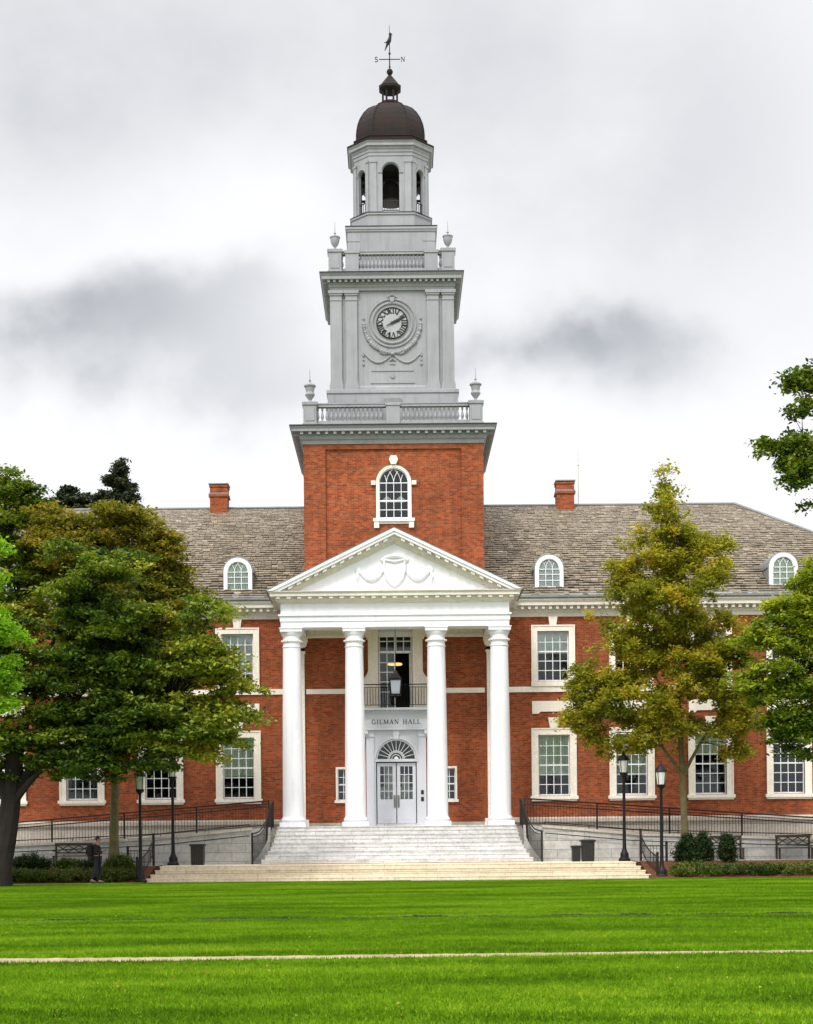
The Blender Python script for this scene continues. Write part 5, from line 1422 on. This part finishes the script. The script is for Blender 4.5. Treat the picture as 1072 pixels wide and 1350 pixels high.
# shrubs
def shrub(name, label, x, y, z, rx, ry, h, mat, kind='round', n=130, group=None):
    o = thing(name, label, 'bush', (x, y, z), group)
    if kind == 'cone': lb = [(0, 0, h * .28, rx, ry, h * .3), (0, 0, h * .5, rx * .85, ry * .85, h * .28), (0, 0, h * .72, rx * .6, ry * .6, h * .24), (0, 0, h * .86, rx * .3, ry * .3, h * .12)]
    else: lb = [(0, 0, h * .5, rx * .85, ry * .85, h * .42), (-rx * .3, 0, h * .45, rx * .6, ry * .7, h * .4), (rx * .35, 0, h * .42, rx * .6, ry * .7, h * .38)]
    me, cc = leaf_mesh('foliage', lb, n, 60, .04, .14, mat, .8, .6, zcut=0)
    link('foliage', me, o)
    m = MB(); m.tube([(0, 0, -.05), (0, 0, h * .6)], [.05, .02], 6)
    for k in range(7): a = k * .9; m.tube([(0, 0, h * .12), (rx * .55 * math.cos(a), ry * .55 * math.sin(a), h * .5)], [.02, .006], 4)
    m.build('stem', M['bark'], o)
cg = 'clipped cone bushes right of the steps'
shrub('clipped_bush', 'leftmost and broadest of the dark clipped cone bushes by the right lamp', P(907, 1110, 60.8)[0], -8.2, .5, .50, .46, 1.12, L_box, 'cone', 230, cg)
shrub('clipped_bush', 'dark clipped bush partly behind the broadest cone bush', P(927, 1110, 61.4)[0], -7.6, .53, .36, .38, 1.18, L_box, 'cone', 170, cg)
shrub('clipped_bush', 'separate clipped cone bush with lighter tip, rightmost of the three', P(959, 1110, 60.8)[0], -8.2, .5, .36, .36, 1.15, L_box, 'cone', 170, cg)
lg = 'rounded bushes behind the left hedge'
for px, wpx, hpx, lab in ((42, 30, 24, 'wide dark rounded bush beside the black maple trunk'), (88, 18, 17, 'lighter rounded bush below the left bench'), (117, 14, 14, 'small dark rounded bush just left of the person'), (158, 26, 20, 'broad rounded bush at the foot of the mossy trunk')):
    x = P(px, 1140, 60.0)[0]; k = 60. / F
    shrub('rounded_bush', lab, x, -9.0, .38, wpx * k, .55, hpx * k * 1.15, L_box if px in (42, 117) else L_hedge, 'round', 120, lg)
shrub('rounded_bush', 'tiny dark bush hugging the base of the mossy trunk', P(150, 1, 61)[0] - 0, -8.1, .5, .34, .3, .55, L_box, 'round', 70, lg)
def hedge(label, x0, x1, y0, y1, h, z0, mat):
    o = thing('low_hedge', label, 'hedge', ((x0 + x1) / 2, y0, z0))
    n = int((x1 - x0) * 1.7); lb = []
    for k in range(n):
        x = lin(x0, x1, (k + .5) / n) - (x0 + x1) / 2
        lb.append((x, (y1 - y0) / 2, h * .5, .45, (y1 - y0) * .5, h * random.uniform(.42, .56)))
    me, cc = leaf_mesh('foliage', lb, int((x1 - x0) * 75), 50, .038, .16, mat, .7, .55, zcut=0, tint_fn=lambda c: .2 * np.sin(c[:, 0] * 1.1)); link('foliage', me, o)
    m = MB()
    for k in range(n * 2):
        x = lin(x0, x1, (k + .5) / n / 2) - (x0 + x1) / 2; m.tube([(x, (y1 - y0) / 2, -.03), (x + .06, (y1 - y0) / 2, h * .6)], [.02, .008], 4)
    m.build('stem', M['bark'], o)
hedge('low green hedge strip on the left, behind the walking person', -17.0, -9.95, -10.9, -9.7, .5, .05, L_hedge)
hedge('low yellowish hedge strip on the right, in front of the cone bushes', 10.45, 18.5, -11.0, -9.3, .52, .03, L_hedge)

# ------------------------------------------------------------------ person walking
def skin(name, verts, edges, radii, mat, parent, sub=2):
    me = bpy.data.meshes.new(name); me.from_pydata(verts, edges, [])
    o = link(name, me, parent)
    o.modifiers.new('skin', 'SKIN').use_smooth_shade = True
    sv = me.skin_vertices[0].data if me.skin_vertices else None
    if sv is None:
        import bmesh
        bm = bmesh.new(); bm.from_mesh(me); bm.verts.layers.skin.verify(); bm.to_mesh(me); bm.free(); sv = me.skin_vertices[0].data
    for i, r in enumerate(radii):
        sv[i].radius = r if isinstance(r, tuple) else (r, r); sv[i].use_root = (i == 0)
    me.materials.append(mat)
    s = o.modifiers.new('sub', 'SUBSURF'); s.levels = sub; s.render_levels = sub
    return o
pr_ = thing('person', 'person in dark jacket and trousers with a backpack, walking right past the left lamp', 'person', (P(128, 1165, 57.4)[0], -11.55, .03))
# faces +X
V = {'pel': (0, 0, .94), 'sp': (-.02, 0, 1.1), 'ch': (-.01, 0, 1.3), 'nk': (.02, 0, 1.47), 'hd0': (.05, 0, 1.55), 'hd': (.06, 0, 1.63), 'top': (.05, 0, 1.70),
     'hl': (0, .09, .9), 'kl': (.10, .10, .5), 'al': (.04, .10, .1), 'tl': (.2, .10, .05), 'hr': (0, -.09, .9), 'kr': (-.03, -.10, .5), 'ar': (-.2, -.10, .14), 'tr': (-.06, -.10, .05),
     'sl': (0, .18, 1.38), 'el': (.02, .24, 1.1), 'wl': (.2, .14, 1.18), 'sr': (0, -.18, 1.38), 'er': (.0, -.25, 1.1), 'wr': (.22, -.12, 1.14)}
rad = {'pel': .13, 'sp': .12, 'ch': .14, 'nk': .055, 'hd0': .075, 'hd': (.095, .08), 'top': .06, 'hl': .085, 'kl': .055, 'al': .038, 'tl': .035, 'hr': .085, 'kr': .055, 'ar': .038, 'tr': .035, 'sl': .065, 'el': .042, 'wl': .028, 'sr': .065, 'er': .042, 'wr': .028}
E = [('pel', 'sp'), ('sp', 'ch'), ('ch', 'nk'), ('nk', 'hd0'), ('hd0', 'hd'), ('hd', 'top'), ('pel', 'hl'), ('hl', 'kl'), ('kl', 'al'), ('al', 'tl'), ('pel', 'hr'), ('hr', 'kr'), ('kr', 'ar'), ('ar', 'tr'), ('ch', 'sl'), ('sl', 'el'), ('el', 'wl'), ('ch', 'sr'), ('sr', 'er'), ('er', 'wr')]
def sub_sk(name, keys, edges, mat, grow, extra=None, parent=pr_):
    ks_ = list(keys); vs = [V[k] for k in ks_]; rs = [tuple(x + grow for x in rad[k]) if isinstance(rad[k], tuple) else rad[k] + grow for k in ks_]
    ed = [(ks_.index(a), ks_.index(b)) for a, b in edges]
    if extra:
        ev, ee, er = extra(ks_); vs += ev; ed += ee; rs += er
    return skin(name, vs, ed, rs, mat, parent)
def hands(ks_):
    ev, ee, er = [], [], []; n0 = len(ks_)
    for side, wk in ((1, 'wl'), (-1, 'wr')):
        w = Vector(V[wk]); i = n0 + len(ev)
        palm = w + Vector((.06, -.01 * side, .03)); ev.append(tuple(palm)); ee.append((ks_.index(wk), i)); er.append(.026)
        for f_ in range(4):
            b0 = palm + Vector((.035, 0, .02 - .015 * f_)); b1 = b0 + Vector((.03 - .004 * f_, -.02 * side, .005)); b2 = b1 + Vector((.005, -.025 * side, 0))
            j = n0 + len(ev); ev += [tuple(b0), tuple(b1), tuple(b2)]; ee += [(i, j), (j, j + 1), (j + 1, j + 2)]; er += [.009, .0085, .007]
        j = n0 + len(ev); t0 = palm + Vector((.0, -.03 * side, .03)); ev += [tuple(t0), tuple(t0 + Vector((.03, -.01 * side, .02)))]; ee += [(i, j), (j, j + 1)]; er += [.011, .008]
    return ev, ee, er
sub_sk('body', V.keys(), E, M['skin'], 0, hands)
tk = ['pel', 'sp', 'ch', 'sl', 'el', 'wl', 'sr', 'er', 'wr']
sub_sk('jacket', tk, [e_ for e_ in E if e_[0] in tk and e_[1] in tk], M['jacket'], .022)
lk = ['pel', 'hl', 'kl', 'al', 'hr', 'kr', 'ar']
sub_sk('trousers', lk, [e_ for e_ in E if e_[0] in lk and e_[1] in lk], M['jeans'], .02)
for a_, b_ in (('al', 'tl'), ('ar', 'tr')):
    A, Bv = Vector(V[a_]), Vector(V[b_]); m = MB()
    m.tube([A + Vector((-.06, 0, -.06)), A + Vector((0, 0, -.055)), A.lerp(Bv, .6) + Vector((0, 0, -.02)), Bv + Vector((.05, 0, -.01))], [.035, .05, .045, .03], 8); m.build('shoe', M['shoe'], pr_, smooth=True)
m = MB(); m.ball((.035, 0, 1.665), .102, 14, 9, 1.02); ho = m.build('hair', M['hair'], pr_, smooth=True)
for v in ho.data.vertices:
    if v.co.x > .10 and v.co.z < 1.69: v.co.x = .09
    if v.co.z < 1.60: v.co.x = min(v.co.x, .0)
fm = MB(); fm.tube([(.135, 0, 1.65), (.165, 0, 1.615), (.14, 0, 1.605)], [.012, .016, .012], 6)
fm.ball((.14, .03, 1.655), .009, 6, 4); fm.ball((.14, -.03, 1.655), .009, 6, 4); fm.tube([(.142, -.022, 1.58), (.15, 0, 1.578), (.142, .022, 1.58)], .007, 5)
fm.ball((.05, .088, 1.63), .022, 6, 5); fm.ball((.05, -.088, 1.63), .022, 6, 5)
fm.build('face', M['skin'], pr_, smooth=True)
m = MB(); m.lathe([(.02, 0), (.12, .02), (.145, .12), (.15, .3), (.13, .42), (.05, .47)], -.23, 0, 1.0, 12); m.box(-.40, -.34, -.08, .08, 1.06, 1.25); m.tube([(-.14, .13, 1.42), (0, .16, 1.44), (.13, .13, 1.3), (.05, .14, 1.08), (-.15, .12, 1.05)], .018, 5); m.tube([(-.14, -.13, 1.42), (0, -.16, 1.44), (.13, -.13, 1.3), (.05, -.14, 1.08), (-.15, -.12, 1.05)], .018, 5)
tag(m.build('backpack', M['jacket'], pr_, smooth=True))
m = MB(); m.box(.27, .35, -.045, .045, 1.2, 1.212)
ph = m.build('phone', M['black'], None, loc=tuple(pr_.location)); tag(ph, 'small dark phone held in front of the walking person', 'phone')

# ------------------------------------------------------------------ sky and light
w_ = bpy.data.worlds.new('World'); SC.world = w_; w_.use_nodes = True
nt = w_.node_tree; nt.nodes.clear()
out = nt.nodes.new('ShaderNodeOutputWorld'); bg = nt.nodes.new('ShaderNodeBackground'); bg.inputs[1].default_value = .1
sky = nt.nodes.new('ShaderNodeTexSky'); sky.sky_type = 'NISHITA'; sky.sun_disc = False
SUN_EL, SUN_AZ = R(48), R(205)   # azimuth measured from +Y clockwise
sky.sun_elevation = SUN_EL; sky.sun_rotation = SUN_AZ
tc = nt.nodes.new('ShaderNodeTexCoord'); sp = nt.nodes.new('ShaderNodeSeparateXYZ'); nt.links.new(tc.outputs['Generated'], sp.inputs[0])
def mth(op, a, b=None):
    n = nt.nodes.new('ShaderNodeMath'); n.operation = op
    for i, v in enumerate((a, b)):
        if v is None: continue
        if isinstance(v, (int, float)): n.inputs[i].default_value = v
        else: nt.links.new(v, n.inputs[i])
    return n.outputs[0]
yy = mth('MAXIMUM', sp.outputs[1], .05)
u = mth('DIVIDE', sp.outputs[0], yy); v = mth('DIVIDE', sp.outputs[2], yy)
vec = nt.nodes.new('ShaderNodeCombineXYZ'); nt.links.new(u, vec.inputs[0]); nt.links.new(v, vec.inputs[1])
n1 = noise(nt, vec.outputs[0], 5.5, 6, .58); n2 = noise(nt, vec.outputs[0], 2.6, 3, .5)
wx = mth('MULTIPLY', mth('SUBTRACT', n1, .5), .26); 
n3 = nt.nodes.new('ShaderNodeTexNoise'); n3.inputs['Scale'].default_value = 7; n3.inputs['Detail'].default_value = 5
mp = nt.nodes.new('ShaderNodeMapping'); mp.inputs['Location'].default_value = (7, 3, 1); nt.links.new(vec.outputs[0], mp.inputs[0]); nt.links.new(mp.outputs[0], n3.inputs['Vector'])
wz = mth('MULTIPLY', mth('SUBTRACT', n3.outputs['Fac'], .5), .15)
uw, vw = mth('ADD', u, wx), mth('ADD', v, wz)
def blob(px, py, rx, ry, amp, soft=1.0):
    cu, cv = (px - 523.5 + ROLL * (1105 - py)) / F, (1105 - py) / F
    a = mth('DIVIDE', mth('SUBTRACT', uw, cu), rx / F); b = mth('DIVIDE', mth('SUBTRACT', vw, cv), ry / F)
    d = mth('ADD', mth('MULTIPLY', a, a), mth('MULTIPLY', b, b))
    e_ = nt.nodes.new('ShaderNodeMath'); e_.operation = 'EXPONENT'; nt.links.new(mth('MULTIPLY', d, -1.0 * soft), e_.inputs[0])
    return mth('MULTIPLY', e_.outputs[0], amp)
acc = None
for bb in ((140, 430, 210, 48, .50), (60, 480, 150, 50, .30), (300, 500, 170, 50, .34), (300, 390, 110, 36, .20), (755, 445, 110, 48, .46), (690, 490, 130, 46, .34), (815, 415, 60, 34, .24), (80, 40, 460, 220, .22), (600, 20, 640, 220, .20), (950, 260, 240, 260, .20), (620, 250, 180, 200, .10)):
    x = blob(*bb); acc = x if acc is None else mth('ADD', acc, x)
acc = mth('ADD', acc, mapr(nt, n2, .35, .7, 0, .10)); acc = mth('MULTIPLY', acc, mapr(nt, n1, .32, .68, .70, 1.28))
# patches only ahead (y>0)
acc = mth('MULTIPLY', acc, mapr(nt, sp.outputs[1], .1, .3))
acc.node.use_clamp = True
SKYC = 9.4
cl = mixc(nt, acc, (1.0 * SKYC, 1.0 * SKYC, 1.02 * SKYC), (.22 * SKYC, .25 * SKYC, .28 * SKYC))
# the overcast behind the camera, round the veiled sun, is brighter
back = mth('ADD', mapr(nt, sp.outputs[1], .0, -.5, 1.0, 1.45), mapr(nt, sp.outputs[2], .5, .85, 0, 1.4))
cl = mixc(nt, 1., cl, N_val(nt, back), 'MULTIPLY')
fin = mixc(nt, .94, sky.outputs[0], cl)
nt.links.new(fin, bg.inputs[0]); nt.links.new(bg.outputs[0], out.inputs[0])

sd = bpy.data.lights.new('Sun', 'SUN'); sd.energy = 2.0; sd.angle = R(14); sd.color = (1, .965, .91)
so = link('Sun', sd)
dirv = Vector((math.sin(SUN_AZ) * math.cos(SUN_EL), math.cos(SUN_AZ) * math.cos(SUN_EL), math.sin(SUN_EL)))
so.rotation_euler = dirv.to_track_quat('Z', 'Y').to_euler()

# ------------------------------------------------------------------ camera
cd = bpy.data.cameras.new('Camera'); cam = link('Camera', cd)
cd.sensor_fit = 'HORIZONTAL'; cd.sensor_width = 36; cd.lens = 36 * F / 1072
cd.shift_x = 12.5 / 1072; cd.shift_y = 430 / 1072; cd.clip_start = .5; cd.clip_end = 2000
cam.matrix_world = Matrix.Translation((0, -CAMD, 1.6)) @ Matrix.Rotation(R(90), 4, 'X') @ Matrix.Rotation(-ROLL, 4, 'Z')
SC.camera = cam
SC.view_settings.view_transform = 'Standard'; SC.view_settings.look = 'None'; SC.view_settings.exposure = 0.25; SC.view_settings.gamma = 1
SC.cycles.max_bounces = 8; SC.cycles.transparent_max_bounces = 12
SC.cycles.use_denoising = True
